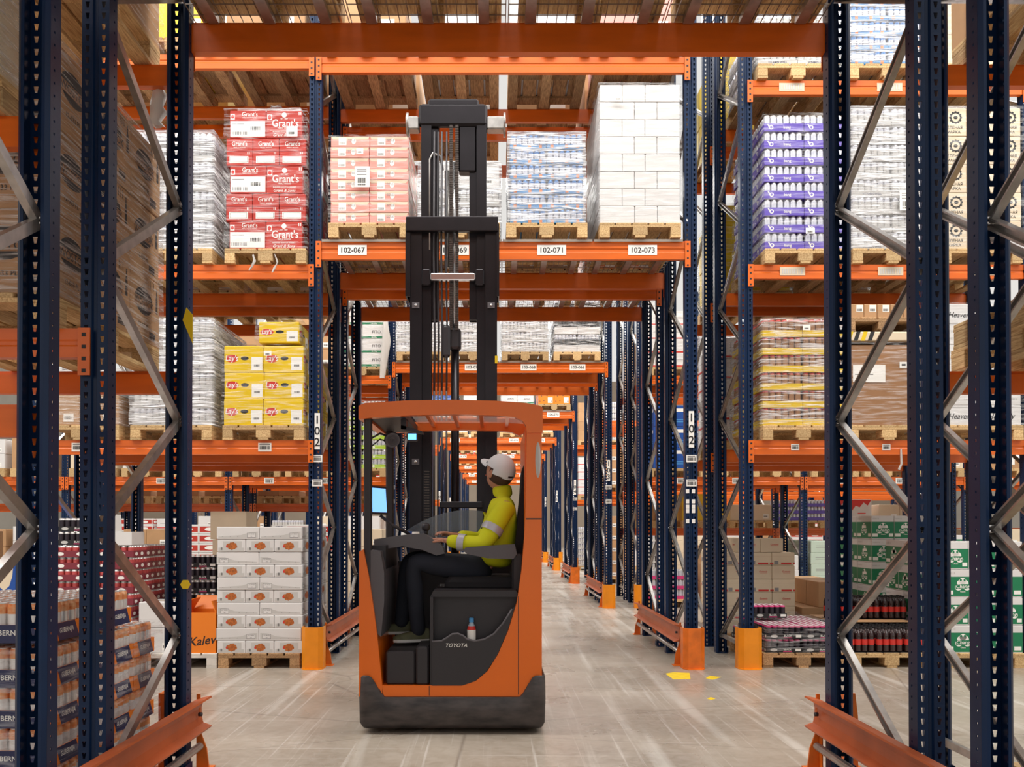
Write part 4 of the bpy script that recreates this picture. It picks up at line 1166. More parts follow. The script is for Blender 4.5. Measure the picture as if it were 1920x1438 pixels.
item('whitec', -3.33, Y2 + .26, PAL_H + .25, 'white carton on top of another one beside the orange carton', None)
stack([[('black_lo', 2), ('black_lo', 2)]] * 7, -2.98, Y2 + .72, PAL_H, 'behind the open orange carton', full=False)
item('gut', -2.88, Y2 + .9, PAL_H + .135 * 7, 'cream carton with red script word on the dark can packs', None)
item('creamc', -2.86, Y2 + .95, PAL_H + .135 * 7 + .165, 'cream carton topmost above the dark can packs', None)
# burgundy can packs
load(-3.99, Y2 + .02, 0, [[('burg', 4), ('burg', 4)]] * 9, 'on the floor in the left bay', full=False, m='wood', inset=.02, jit=.012)
zt = PAL_H + .118 * 9
K['white_lo'] = dict(K['food_l'])
q = open_box(.40, .30, .13, 'white', 'kraft_in', .1)
r = q.obj('open_carton', None, (-3.79, Y2 + .20, zt)); tag(r, 'open white carton with raised flap on the burgundy can packs', 'carton')
f = MB(); f.box(-.2, .1, 0, .005, 0, .20, M['white']); fr = (Vector((0, -.001, 0)), Vector((1, 0, 0)))
f.dpoly(fr, [(math.cos(a) * .05 - .05, .07 + math.sin(a) * .03) for a in [PI / 7 * k for k in range(14)]], M['brown_emb'], .001)
o = f.obj('flap', r, (0, -.14, .10)); o.rotation_euler = (R(8), 0, 0)
item('black_lo', -4.17, Y2 + .20, zt, 'dark can pack lying on the burgundy can packs, lower one', None)
item('black_lo', -4.17, Y2 + .21, zt + .135, 'dark can pack lying on the burgundy can packs, upper one', None)
# blue and cream cartons and open brown cartons, further left
load(-5.07, Y2 + .1, 0, [[('belh', 3)] * 2] * 3, 'on the floor at the far left', m='wood')
load(-5.98, Y2 + .1, 0, [[('brown_s', 3), ('brown_s', 3)]] * 4, 'at the left picture edge on the floor', m='wood')
# ---------------------------------------------------------------- goods, second rack row, floor right
load(3.03, Y2 + .05, 0, [[('black', 5), ('black', 5)], [('black', 4), ('black', 4)]], 'on the floor right of the protectors', m='wood_dark', full=True, jit=.008, film='film_clear', seed=41)
item('black', 2.84, Y2 + .62, PAL_H + .135 * 2 + .026, 'single black can pack on top of the others', None, vis=(-1, 1))
load(3.9, Y2 + .05, 0, [[('cola', 4), ('cola', 4), ('cola', 4)]], 'on the floor, right bay middle', m='wood', full=True)
q = MB(); q.box(-.4, .4, 0, .7, 0, .006, M['kraft']); tag(q.obj('cardboard_sheet', None, (3.9, Y2 + .46, PAL_H + .257)), 'flat brown cardboard sheet lying on the cola packs', 'cardboard sheet')
for i in range(3):
    item('cola', 3.66 + i * .285, Y2 + .78, PAL_H + .264, 'cola bottle pack standing on the cardboard sheet, %s' % ('first', 'second', 'third')[i], 'cola packs on the sheet', vis=(-1, 1))
load(4.79, Y2 + .02, 0, [[('chang_l', 4), ('chang_l', 4)], [('chang_s', 3)] * 3, [('chang_l', 4), ('chang_l', 4)], [('chang_s', 3)] * 3], 'on the floor at the far right', m='wood', jit=.006)
load(3.09, Y2B + .1, 0, [[('gut', 3)] * 3, [('gut2', 3)] * 3, [('gut', 3)] * 3, [('gut2', 3)] * 3, [('gut', 3)] * 3, [('gut2', 3)] * 3, [('gut', 3)] * 2], 'behind the black can packs', m='wood_dark', jit=.003)
load(3.96, Y2B + .1, 0, [[('brown_s', 3), ('brown_s', 3)], [('brown_s', 3)]], 'rear floor, right bay middle', m='wood_dark')
load(4.79, Y2B + .1, 0, [[('chang_s', 3)] * 3] * 4 + [[('chang_s', 3)] * 3], 'rear floor, far right', m='wood')
load(-2.36, Y2B, 0, [[('creamc', 3), ('creamc', 3)]] * 3, 'rear floor, left bay first', m='wood_dark')
load(-3.3, Y2B, 0, [[('brown_s', 3), ('brown_s', 3)]] * 2, 'rear floor, left bay second', m='wood_dark')
# ---------------------------------------------------------------- goods, first rack row
Y1 = 3.70
load(-2.35, Y1, 2.27, [[('wostok', 3), ('wostok', 3)]] * 3, 'behind the two left uprights', film='film_warm', seed=50, amp=.006)
load(-2.36, Y1 + .02, 4.02, [[('brown_m', 2), ('brown_m', 2)]], 'high in the first row, left', film='film_clear', seed=51, m='wood')
load(-2.33, 2.24, 3.01, [[('creamc', 3), ('creamc', 3)]] * 3, 'at the upper left picture corner', film='film_warm', seed=52)
load(-2.37, Y1 + .02, 0, [[('gub', 4), ('gub', 4)]] * 4, 'on the floor behind the two left uprights', film=None, jit=.002, m='wood_dark', full=True)
zt = PAL_H + .178 * 4 + .022
for j in range(3):
    for i in range(2):
        item('gub', -2.37 - .2 + i * .41, Y1 + .16 + j * .276, zt, 'silver and orange can pack, top tier,%s%s on the floor behind uprights' % ((' left,', ' right,')[i], DEEP[j]), 'can packs on the first row floor', 0, (1, 1))
wrap(-2.37, Y1 + .035, PAL_H, .845, 1.155, .178 * 4 - .014, 'of the silver and orange can packs', 'film_clear', 53, .012)
for i, (x, w) in enumerate(((3.06, 'right bay'), (3.98, 'right bay, second'))):
    pallet(x, Y1 + .02, 4.02, 'pale euro pallet high in the first row, %s' % w)
    stack([[('brown_m', 2), ('brown_m', 2)]], x, Y1 + .05, 4.02 + PAL_H, 'high first row, %s' % w, side=-1)
    pallet(x, Y1 + .05, 2.27, 'lower empty euro pallet at head height, first row, %s' % w)
    pallet(x, Y1 + .02, 2.27 + PAL_H, 'upper empty euro pallet at head height, first row, %s' % w)
for i, x in enumerate((-1.28, -.37, .53, 1.42)):
    pallet(x, Y1 + .02, 4.28, 'euro pallet on the wire deck right overhead, %s from left' % ('first', 'second', 'third', 'fourth')[i])
    k = ('kraftbig', 'whitebig', 'kraftbig', 'kraftbig')[i]
    stack([[(k, 2)]], x, Y1 + .04, 4.28 + PAL_H, 'overhead in the first row, %s pallet' % ('first', 'second', 'third', 'fourth')[i])
for i, x in enumerate((-1.28, -.37, .53, 1.42)):  # unseen pallets and cartons added to shade the top of the tunnel
    pallet(x, 2.27, 4.28, 'unseen euro pallet added over the near first tunnel, %s from left' % ('first', 'second', 'third', 'fourth')[i])
    stack([[('kraftbig', 2)]], x, 2.29, 4.28 + PAL_H, 'added over the near first tunnel, %s pallet' % ('first', 'second', 'third', 'fourth')[i])
pallet(3.1, 3.3, 0, 'empty pale pallet on the floor at the lower right corner')
# ---------------------------------------------------------------- goods, third rack row
Y3 = 14.48
def gl(x, y, z, k, n, where, nd_=3, film=None, m='wood', seed=0):
    w = K[k]['w']
    nx = 1 if w > .6 else (3 if w < .3 else 2)
    if w > .6: nd_ = 2
    load(x, y, z, [[(k, nd_)] * nx] * n, where, film=film, m=m, parts=False, seed=seed)
T = ('first', 'second', 'third', 'fourth')
for i, (x, k, n, f) in enumerate(((-1.3, 'silver', 4, 'film_thick'), (-.4, 'silver', 4, 'film_thick'), (.50, 'silver', 5, 'film_thick'), (1.39, 'glass', 3, 'film'))):
    gl(x, Y3, 4.235, k, n, 'over the third row tunnel, %s pallet' % T[i], film=f, seed=60 + i, nd_=4)
G3 = [
    (2.24, [(-7.9, 'kraftbig', 1, None), (-8.8, 'whitec', 2, None), (-9.7, 'creamc', 2, None)], 'third row third bay left'),
    (0, [(-7.9, 'whitec', 5, None), (-8.8, 'brown_s', 4, None), (-9.7, 'redcase', 7, None)], 'third floor third bay left'),
    (2.24, [(8.6, 'kraftbig', 1, None), (9.5, 'whitec', 2, None)], 'third row third bay right'),
    (0, [(8.6, 'creamc', 4, None), (9.5, 'brown_s', 4, None)], 'third floor third bay right'),
    (3.98, [(-2.29, 'fito', 4, 'film_clear'), (-3.2, 'brown_s', 3, None), (-4.1, 'kraftbig', 1, None)], 'third row upper left'),
    (2.24, [(-2.29, 'lime', 7, 'film_clear'), (-3.2, 'kraftbig', 1, 'film_warm'), (-4.1, 'brown_s', 2, 'film_clear')], 'third row middle left'),
    (2.24, [(-5.1, 'kraftbig', 1, None), (-6.0, 'whitebig', 1, 'film_clear'), (-6.9, 'creamc', 2, None)], 'third row second bay left'),
    (3.98, [(3.0, 'redstripe', 4, 'film_clear'), (3.9, 'silver', 4, 'film_thick'), (4.8, 'creamc', 3, None)], 'third row upper right'),
    (2.24, [(3.0, 'bluec', 3, None), (3.9, 'whitec', 3, 'film_clear'), (4.8, 'brown_s', 2, None)], 'third row middle right'),
    (2.24, [(5.8, 'kraftbig', 1, None), (6.7, 'whitebig', 1, None), (7.6, 'creamc', 2, None)], 'third row second bay right'),
    (0, [(-2.34, 'creamc', 4, None), (-3.2, 'redcase', 8, None), (-4.1, 'burg', 8, None)], 'third row floor left'),
    (0, [(-5.1, 'redcase', 8, None), (-6.0, 'brown_s', 4, None), (-6.9, 'belh', 3, None)], 'third row floor second bay left'),
    (0, [(3.0, 'pinkpack', 3, None), (3.9, 'brown_s', 3, None), (4.8, 'whitec', 3, None)], 'third row floor right'),
    (0, [(5.8, 'sage', 5, None), (6.7, 'brown_s', 3, 'film_clear'), (7.6, 'chang_s', 4, None)], 'third row floor second bay right'),
]
for z, it, w in G3:
    for i, (x, k, n, f) in enumerate(it): gl(x, Y3 + (.04 if z == 0 else 0), z, k, n, '%s, %s pallet' % (w, T[i]), film=f, seed=70 + i)
Y3B = 15.95
for z, it, w in [
    (1.82, [(-2.32, 'flat', 1, None), (-3.2, 'flat', 1, None), (-4.1, 'flat', 1, None)], 'third row rear left'),
    (1.82, [(-5.1, 'flat', 1, None), (-6.0, 'flat', 1, None), (-6.9, 'flat', 1, None)], 'third row rear second bay left'),
    (1.36, [(3.0, 'brown_s', 1, None), (3.9, 'yellowbig', 1, None), (4.8, 'creamc', 1, None)], 'third row rear right'),
    (1.36, [(5.8, 'violet', 3, None), (6.7, 'redwhite', 1, None), (7.6, 'creamc', 1, None)], 'third row rear second bay right'),
    (3.98, [(3.0, 'brown_s', 3, None)], 'third row rear upper right'),
    (2.24, [(3.0, 'creamc', 3, None)], 'third row rear middle right'),
    (3.98, [(-2.32, 'creamc', 3, None)], 'third row rear upper left')]:
    for i, (x, k, n, f) in enumerate(it): gl(x, Y3B, z, k, n, '%s, %s pallet' % (w, T[i]), film=f, seed=90 + i)
# ---------------------------------------------------------------- fourth row and beyond
Y4 = 20.66
for i, (x, k, n) in enumerate(((-1.3, 'bluec', 2), (-.4, 'whitebig', 1), (.52, 'fito', 3), (1.42, 'orangec', 3))):
    gl(x, Y4, 4.235, k, n, 'over the fourth row tunnel, %s pallet' % T[i], film='film_clear' if i < 3 else None, seed=110 + i)
cyc = ['kraftbig', 'whitec', 'creamc', 'redcase', 'brown_s', 'whitebig', 'redstripe', 'silver']
ci = 0
for z, xs, w in ((0, (-9.7, -8.8, -7.9, -6.9, -6.0, -5.1, -4.1, -3.23, -2.34), 'fourth row floor, left'), (2.24, (-4.1, -3.23, -2.34), 'fourth row shelf, left'),
                 (0, (3.0, 3.9, 4.8, 5.8, 6.7, 7.6, 8.6, 9.5), 'fourth row floor, right'), (2.24, (3.0, 3.9, 4.8), 'fourth row shelf, right')):
    for i, x in enumerate(xs):
        k = cyc[ci % 8]; ci += 3
        n = {0: 6, 2.24: 2}[z]; n = int(max(1, (1.5 if z == 0 else .9) / K[k]['h']))
        gl(x, Y4 + .05, z, k, n, '%s, %s pallet' % (w, ['first', 'second', 'third', 'fourth', 'fifth', 'sixth', 'seventh', 'eighth', 'ninth'][i]), nd_=1)
for rn in (105, 106, 107, 108, 109):
    for i, x in enumerate((-1.3, -.4, .52, 1.42)):
        k = cyc[(i * 3 + rn) % 8]; n = int(max(1, .8 / K[k]['h']))
        gl(x, ROWS[rn] - .06, 4.235, k, n, 'over the %s tunnel, %s pallet' % (RN[rn].replace('rack ', ''), T[i]), nd_=1)
for rn in (105,):
    for z, xs, w in ((0, (-6.9, -6.0, -5.1, -4.1, -3.23, -2.34), 'fifth row floor, left'), (0, (3.0, 3.9, 4.8, 5.8, 6.7), 'fifth row floor, right'), (2.24, (3.0, 3.9), 'fifth row shelf, right'), (3.98, (3.0, 3.9), 'fifth row upper shelf, right')):
        for i, x in enumerate(xs):
            k = cyc[ci % 8]; ci += 3; n = int(max(1, 1.3 / K[k]['h']))
            gl(x, ROWS[rn] - .02, z, k, n, '%s, %s pallet' % (w, ['first', 'second', 'third', 'fourth', 'fifth', 'sixth'][i]), nd_=1)
# loose film that hangs from the goods
def rag(pts, w, lab, seed=0):
    b = MB(); vs = []; n = len(pts); r_ = random.Random(seed)
    for i, p in enumerate(pts):
        p = Vector(p)
        ww = w * (.5 + .5 * math.sin(PI * (i + .6) / (n + .2))) * r_.uniform(.7, 1.2)
        for k in range(7):
            a = 2 * PI * k / 7
            vs.append((p.x + math.cos(a) * ww, p.y + math.sin(a) * ww * .6 * r_.uniform(.5, 1.3), p.z + r_.uniform(-.01, .01)))
    fs = [(i * 7 + k, i * 7 + (k + 1) % 7, (i + 1) * 7 + (k + 1) % 7, (i + 1) * 7 + k) for i in range(n - 1) for k in range(7)]
    b.add(vs, fs, M['hanging'], True)
    tag(b.obj('loose_film', None, (0, 0, 0)), lab, 'plastic film')
d = 4.835
rag([(PX(293 + q[0], d), d, PZ(q[1], d)) for q in ((0, 160), (2, 178), (-3, 195), (2, 208), (-6, 226), (4, 234))], .05, 'twisted clear plastic film hanging under the pallet, upper left', 1)
d = 8.27
rag([(PX(x, d), d, PZ(y, d)) for x, y in ((473, 476), (476, 488), (470, 500), (466, 506))], .012, 'short torn film strip hanging below the red cartons, left one', 2)
rag([(PX(x, d), d, PZ(y, d)) for x, y in ((514, 476), (519, 490), (513, 502), (509, 510))], .010, 'short torn film strip hanging below the red cartons, right one', 3)
rag([(PX(x, 14.46), 14.46, PZ(y, 14.46)) for x, y in ((722, 600), (724, 640), (719, 680), (716, 708))], .07, 'long plastic film rag hanging beside the white boxes, third row', 4)
rag([(PX(x, 8.35), 8.35, PZ(y, 8.35)) for x, y in ((1690, 842), (1691, 868), (1686, 880))], .012, 'thin film strip hanging from the beam under the bulk carton', 5)
rag([(PX(x, 8.28), 8.28, PZ(y, 8.28)) for x, y in ((870, 266), (877, 275), (874, 290))], .05, 'crumpled film knot on top of the milky wrapped goods', 6)

def paper(x0, y0, x1, y1, d, lab, kind_='bar'):
    w = abs(x1 - x0) * d / F_PX; h = abs(y1 - y0) * d / F_PX
    b = MB(); b.box(-w / 2, w / 2, -.0015, 0, -h / 2, h / 2, M['paper']); fr = (Vector((0, -.0022, 0)), Vector((1, 0, 0)))
    b.dbar(fr, -w * .3, -h * .3, w * .6, h * .25, M['ink'], 7)
    if h > .12:
        for q in (.32, .22, .08): b.drect(fr, -w * .36, h * q, w * .3, h * (q + .04), M['grey_ink'])
        b.dbar(fr, -w * .3, -h * .42, w * .6, h * .08, M['ink'], 7)
    tag(b.obj('paper_label', None, (PX((x0 + x1) / 2, d), d, PZ((y0 + y1) / 2, d))), lab, 'label')
paper(664, 309, 692, 348, 8.285, 'large white paper label stuck on the pink tray load')
paper(667, 275, 680, 285, 8.285, 'small white tag on the upper left of the pink trays')
paper(494, 657, 508, 666, 8.285, 'small white tag on the top row of the yellow snack cartons')
paper(1513, 425, 1530, 436, 8.285, 'small white tag on the lower purple can packs')
paper(1507, 608, 1521, 618, 8.285, 'small white tag on the top of the yellow jar trays')
paper(1153, 176, 1168, 184, 8.29, 'small white tag on the topmost plain white cartons')
paper(535, 233, 556, 252, 8.285, 'small white tag on the topmost red carton')
paper(1690, 354, 1716, 392, 8.285, 'large white paper label on the milky wrapped load, upper right')
# ---------------------------------------------------------------- reach truck
TRK = Vector((-.3, 6.3, 0))
truck = ob('reach_truck', None, None, TRK)
tag(truck, 'orange and black sit-down reach truck with raised mast, standing in the aisle', 'forklift')
def tp(b, name, parent=None, lab=None):
    o = b.obj(name, truck)
    if parent:
        o.parent = parent; o.location = (0, 0, 0)
    else:
        o.location = -TRK
    if lab: o['label'] = lab
    return o
def TX(px, d=5.7): return (px - 930) * d / F_PX
def TZ(py, d=5.7): return 1.39 - (py - 987) * d / F_PX
def poly(pts, d=5.7): return [(TX(a, d), TZ(c, d)) for a, c in pts]
def rrect(x0, x1, y0, y1, r, n=6, y1r=None):
    out = []
    for cx, cy, a0 in ((x1 - r, y0 + r, -90), (x1 - r, y1 - r, 0), (x0 + r, y1 - r, 90), (x0 + r, y0 + r, 180)):
        for k in range(n + 1):
            a = R(a0 + 90 * k / n); out.append((cx + r * math.cos(a), cy + r * math.sin(a)))
    return out
# skirt bumper
b = MB(); X0, X1 = -.925, .335
per = rrect(X0, X1, 5.685, 6.92, .06, 6)
# refine long edges
pp = []
for i, p in enumerate(per):
    q = per[(i + 1) % len(per)]; L = math.hypot(q[0] - p[0], q[1] - p[1]); n = max(1, int(L / .02))
    for k in range(n): pp.append((p[0] + (q[0] - p[0]) * k / n, p[1] + (q[1] - p[1]) * k / n))
per = pp; P = len(per); cxm = (X0 + X1) / 2
def topz(x):
    t = min(1, max(0, (abs(x - cxm) - .46) / .11)); t = t * t * (3 - 2 * t)
    return .245 + .145 * t
lev = [(0.035, -.015), (.06, 0), (.5, 1), (.98, 1), (1.0, .6)]
vs = []
for li in range(5):
    for x, y in per:
        nx, ny = (x - cxm) / .63, (y - 6.3) / .61
        tz = topz(x)
        z = (.035, .07, tz * .6, tz - .012, tz)[li]; inn = (.03, .006, 0, .004, .016)[li]
        l = math.hypot(nx, ny); vs.append((x - nx / l * inn, y - ny / l * inn, z))
b.add(vs, [(l * P + i, l * P + (i + 1) % P, (l + 1) * P + (i + 1) % P, (l + 1) * P + i) for l in range(4) for i in range(P)] + [tuple(range(P - 1, -1, -1))], M['bumper'], True)
ir = [(cxm + (x - cxm) * .86, 6.3 + (y - 6.3) * .86, .243) for x, y in per]
b.add([v for v in vs[4 * P:5 * P]] + ir, [(i, (i + 1) % P, P + (i + 1) % P, P + i) for i in range(P)] + [tuple(range(P, 2 * P))], M['bumper'])
tp(b, 'bumper_skirt', lab='scuffed black skirt bumper')
b = MB()
for x, y in ((-.7, 6.0), (.1, 6.0), (-.7, 6.7), (.1, 6.7)):
    b.tube([(x - .05, y, .045), (x + .05, y, .045)], .045, M['tyre'], 16)
o = tp(b, 'drive_wheel')
# orange body: right column, sill and roof edge
RC = poly([(1016, 768), (1016, 1306), (717, 1306), (717, 1285), (868, 1285), (893, 1276), (914, 1258), (934, 1226), (953, 1182), (969, 1130), (978, 1070), (983, 1010), (986, 940), (988, 800)])
b = MB(); b.prism(RC, 5.71, 5.80, 'y', M['tr_orange'])
b.prism(poly([(1016, 768), (1016, 1306), (985, 1306), (985, 800)]), 5.80, 6.80, 'y', M['tr_orange'])
b.box(X0 + .08, X1 - .02, 5.80, 6.80, .245, .32, M['tr_orange'])
body = tp(b, 'body_shell', lab='glossy orange body shell')
bm = bmesh.new(); bm.from_mesh(body.data); bmesh.ops.bevel(bm, geom=[e for e in bm.edges if len(e.link_faces) == 2 and e.calc_face_angle(0) > .6 and abs((e.verts[0].co - e.verts[1].co).y) < .02], offset=.008, segments=2, affect='EDGES'); bm.to_mesh(body.data); bm.free()
b = MB(); b.box(TX(972) - .002, TX(972) + .002, 5.7075, 5.712, TZ(1302), TZ(1118), M['tr_black']); b.box(TX(986), TX(1016), 5.7075, 5.712, TZ(974), TZ(971.5), M['tr_black']); b.box(TX(805) - .002, TX(805) + .002, 5.7075, 5.712, TZ(1304), TZ(1286), M['tr_black'])
tp(b, 'panel_seam')
LC = poly([(673, 1034), (681, 1030), (691, 1080), (700, 1140), (708, 1200), (714, 1260), (719, 1306), (673, 1306)])
b = MB(); b.prism(LC, 5.71, 6.80, 'y', M['tr_orange']); tp(b, 'side_panel', lab='orange left side panel')
b = MB(); b.prism(poly([(682, 1030), (712, 1034), (719, 1075), (719, 1130), (713, 1195), (707, 1190), (700, 1140), (691, 1080)]), 5.74, 6.7, 'y', M['tr_grey']); tp(b, 'dashboard_housing', lab='grey dashboard housing')
# overhead guard
top = [(-.925, 2.203), (-.88, 2.222), (-.6, 2.238), (-.3, 2.243), (0.0, 2.236), (.2, 2.222), (.29, 2.205), (.315, 2.19)]
b = MB()
bot = [(.315, 2.02), (.208, 2.02), (.203, 2.065), (.18, 2.1), (.13, 2.125), (0, 2.138), (-.3, 2.145), (-.6, 2.138), (-.85, 2.122), (-.925, 2.112)]
b.prism(top + bot, 5.70, 5.77, 'y', M['tr_orange'])
b.prism([(x, z - .02) for x, z in top] + [(x, z + .01) for x, z in bot[3:]], 6.70, 6.78, 'y', M['tr_orange'])
for x0, x1 in ((-.925, -.87), (.24, .31)): b.box(x0, x1, 5.77, 6.70, 2.115, 2.20, M['tr_orange'])
b.box(-.87, -.62, 5.77, 6.70, 2.135, 2.185, M['tr_black'])
for k in range(4): b.box(-.5 + k * .19, -.475 + k * .19, 5.77, 6.70, 2.17, 2.20, M['tr_orange'])
g = tp(b, 'overhead_guard', lab='orange overhead guard')
b = MB(); b.box(-.62, .24, 5.77, 6.70, 2.204, 2.209, M['roofglass'] if 'roofglass' in M else mat('clear_roof_panel', (.8, .8, .8), .15, alpha=.45)); tp(b, 'roof_window', lab='clear roof window')
b = MB(); b.prism(rrect(TX(682.5, 5.76), TX(697, 5.76), 5.735, 5.80, .015, 3), .95, 2.13, 'z', M['tr_black']); tp(b, 'roof_pillar', lab='black roof pillar')
b = MB(); b.prism(rrect(-.86, -.80, 6.60, 6.67, .015, 3), .95, 2.13, 'z', M['tr_black']); tp(b, 'roof_pillar', lab='black roof pillar')
b = MB(); b.sphere((TX(1009), 5.712, TZ(862)), .125, M['lt_grey'], 12, 12, (.16, .06, 1)); tp(b, 'side_marker', lab='slim grey marker strip')
# battery side door with pocket
b = MB()
b.prism(poly([(808, 1122), (818, 1118), (972, 1118), (968, 1132), (952, 1184), (933, 1228), (912, 1260), (891, 1278), (866, 1287), (808, 1287)]), 5.80, 5.83, 'y', M['tr_black'])
b.prism(poly([(806, 1120), (812, 1108), (968, 1108), (974, 1120)]), 5.74, 6.45, 'y', M['tr_grey'] if False else M['tr_black'])
b.box(TX(806), TX(812), 5.72, 5.80, TZ(1287), TZ(1120), M['tr_black'])
b.box(TX(812), TX(892), 5.72, 5.80, .535, .545, M['tr_black'])
door = tp(b, 'battery_door', lab='charcoal side panel')
pk = [(810, 1203), (828, 1202), (838, 1196), (848, 1189), (858, 1188), (868, 1192), (876, 1199), (890, 1202), (908, 1199), (926, 1189), (944, 1168), (960, 1142), (966, 1136), (951, 1184), (932, 1228), (911, 1260), (890, 1277), (866, 1285), (810, 1285)]
b = MB(); b.prism(poly(pk), 5.705, 5.722, 'y', M['tr_black'])
b.tube([(TX(a), 5.712, TZ(c)) for a, c in pk[:12]], .008, M['tr_grey'], 8)
fr = (Vector((0, 5.7045, 0)), Vector((1, 0, 0)))
b.dtext(fr, 'TOYOTA', TX(856), TZ(1210), .036, M['paper'], shear=.3, sx=1.0)
tp(b, 'door_pocket', door)
# steps and floor of the cab
b = MB(); b.bbox(TX(722), TX(778), 5.74, 6.6, .32, TZ(1222), M['tr_black'], .012); b.bbox(TX(779), TX(804), 5.73, 6.6, .32, TZ(1213), M['tr_black'], .012); tp(b, 'cab_step')
b = MB(); b.box(-.80, .26, 6.62, 6.66, .32, 1.12, M['tr_black']); tp(b, 'cab_rear_wall')
b = MB(); b.bbox(-.38, .20, 5.92, 6.50, .40, .93, M['tr_black'], .02); tp(b, 'seat_base')
# seat
b = MB(); b.bbox(-.36, .18, 5.96, 6.44, .93, 1.035, M['seat'], .035)
sq = tp(b, 'seat_cushion')
b = MB(); b.prism([(.10, 1.0), (.14, 1.3), (.175, 1.62), (.185, 1.78), (.20, 1.84), (.245, 1.84), (.26, 1.76), (.255, 1.3), (.235, 1.0)], 5.99, 6.41, 'y', M['seat'])
o = tp(b, 'seat_backrest')
bm = bmesh.new(); bm.from_mesh(o.data); bmesh.ops.bevel(bm, geom=list(bm.edges), offset=.02, segments=3, affect='EDGES'); bm.to_mesh(o.data); bm.free()
b = MB(); b.prism([(-.23, 1.225), (-.21, 1.245), (.03, 1.262), (.13, 1.268), (.145, 1.20), (.12, 1.165), (-.06, 1.17), (-.20, 1.20)], 5.86, 5.94, 'y', M['tr_grey'])
o = tp(b, 'armrest', lab='dark grey armrest')
bm = bmesh.new(); bm.from_mesh(o.data); bmesh.ops.bevel(bm, geom=list(bm.edges), offset=.012, segments=2, affect='EDGES'); bm.to_mesh(o.data); bm.free()
b = MB(); b.bbox(.11, .19, 5.88, 5.96, .93, 1.20, M['tr_black'], .015); tp(b, 'armrest_bracket')
# console with steering knob
b = MB(); b.prism([(-.86, 1.30), (-.62, 1.335), (-.50, 1.34), (-.385, 1.26), (-.36, 1.20), (-.42, 1.185), (-.52, 1.225), (-.66, 1.25), (-.86, 1.22)], 5.98, 6.12, 'y', M['tr_grey'])
con = tp(b, 'control_console', lab='grey control console')
bm = bmesh.new(); bm.from_mesh(con.data); bmesh.ops.bevel(bm, geom=list(bm.edges), offset=.014, segments=2, affect='EDGES'); bm.to_mesh(con.data); bm.free()
b = MB(); b.tube([(-.50, 6.05, 1.33), (-.50, 6.05, 1.365)], .014, M['tr_black'], 10); b.sphere((-.50, 6.05, 1.385), .032, M['tr_black']); tp(b, 'steering_knob', con)
b = MB(); b.box(-.86, -.50, 6.16, 6.42, 1.238, 1.25, M['tr_black']); b.box(-.87, -.76, 5.85, 6.5, 1.0, 1.26, M['tr_black']); tp(b, 'storage_tray')
b = MB()
vs = []; n = 10
for k in range(n + 1):
    t = k / n; px = 756 + (905 - 756) * t
    zt_ = TZ(1000 - 44 * math.sin(t * PI * .62) ** .8, 6.55); zb_ = TZ(1016 - 6 * t, 6.55)
    yy = 6.56 + .04 * math.sin(t * PI)
    vs += [(TX(px, 6.55), yy, zb_), (TX(px, 6.55), yy, zt_)]
fs = [(2 * k, 2 * k + 2, 2 * k + 3, 2 * k + 1) for k in range(n)]
b.add(vs + [(a, c + .006, d_) for a, c, d_ in vs], fs + [(q[3] + 2 * n + 2, q[2] + 2 * n + 2, q[1] + 2 * n + 2, q[0] + 2 * n + 2) for q in fs], mat('smoked_windscreen', sr(120, 128, 140), .08, alpha=.45), True)
tp(b, 'windscreen', lab='smoked low windscreen')
# monitor, fan, blue lamp
b = MB(); b.box(-.012, .012, -.11, .11, -.10, .10, M['tr_black'])
o = b.obj('monitor', truck, Vector((TX(708, 6.0), 6.0, TZ(938, 6.0))) - TRK); o.rotation_euler = (0, R(-4), R(-24))
b = MB(); b.box(.0125, .0135, -.095, .095, -.085, .085, M['screen']); b.obj('screen', o)
b = MB(); b.tube([(TX(712, 6.0), 6.02, TZ(966, 6.0)), (TX(735, 6.0), 6.03, TZ(985, 6.0)), (TX(768, 6.0), 6.04, TZ(1002, 6.0))], .012, M['tr_black'], 8); tp(b, 'monitor_arm')
b = MB(); c = Vector((TX(735, 5.9), 5.9, TZ(824, 5.9)))
b.lathe([(.01, -.03), (.045, -.028), (.056, 0), (.05, .02), (.03, .03)], M['tr_black'], 20)
for k in range(5): b.lathe([(.01 + k * .009, -.0315), (.013 + k * .009, -.0335), (.015 + k * .009, -.0315)], M['tr_grey'], 20)
o = b.obj('cab_fan', truck, c - TRK); o.rotation_euler = (R(-78), 0, R(14))
b = MB(); b.tube([c + Vector((-.02, 0, .02)), c + Vector((-.08, -.03, .04)), Vector((-.87, 5.78, 1.98))], .007, M['tr_black'], 6); b.tube([c + Vector((-.02, 0, -.02)), c + Vector((-.08, -.03, -.0)), Vector((-.87, 5.78, 1.92))], .005, M['tr_black'], 6); tp(b, 'fan_stalk')
b = MB(); b.prism([(TX(752, 5.9), TZ(797, 5.9)), (TX(792, 5.9), TZ(809, 5.9)), (TX(793, 5.9), TZ(813, 5.9)), (TX(752, 5.9), TZ(805, 5.9))], 5.88, 5.98, 'y', M['tr_black']); b.box(TX(752, 5.9), TX(762, 5.9), 5.88, 5.98, TZ(805, 5.9), 2.14, M['tr_black']); lb_ = tp(b, 'lamp_bracket')
b = MB(); b.bbox(TX(764, 5.9), TX(783, 5.9), 5.87, 5.93, TZ(827, 5.9), TZ(812, 5.9), M['tr_black'], .005); b.box(TX(766, 5.9), TX(781, 5.9), 5.866, 5.869, TZ(825, 5.9), TZ(814, 5.9), M['bluelamp']); tp(b, 'warning_lamp', lab='blue warning lamp')
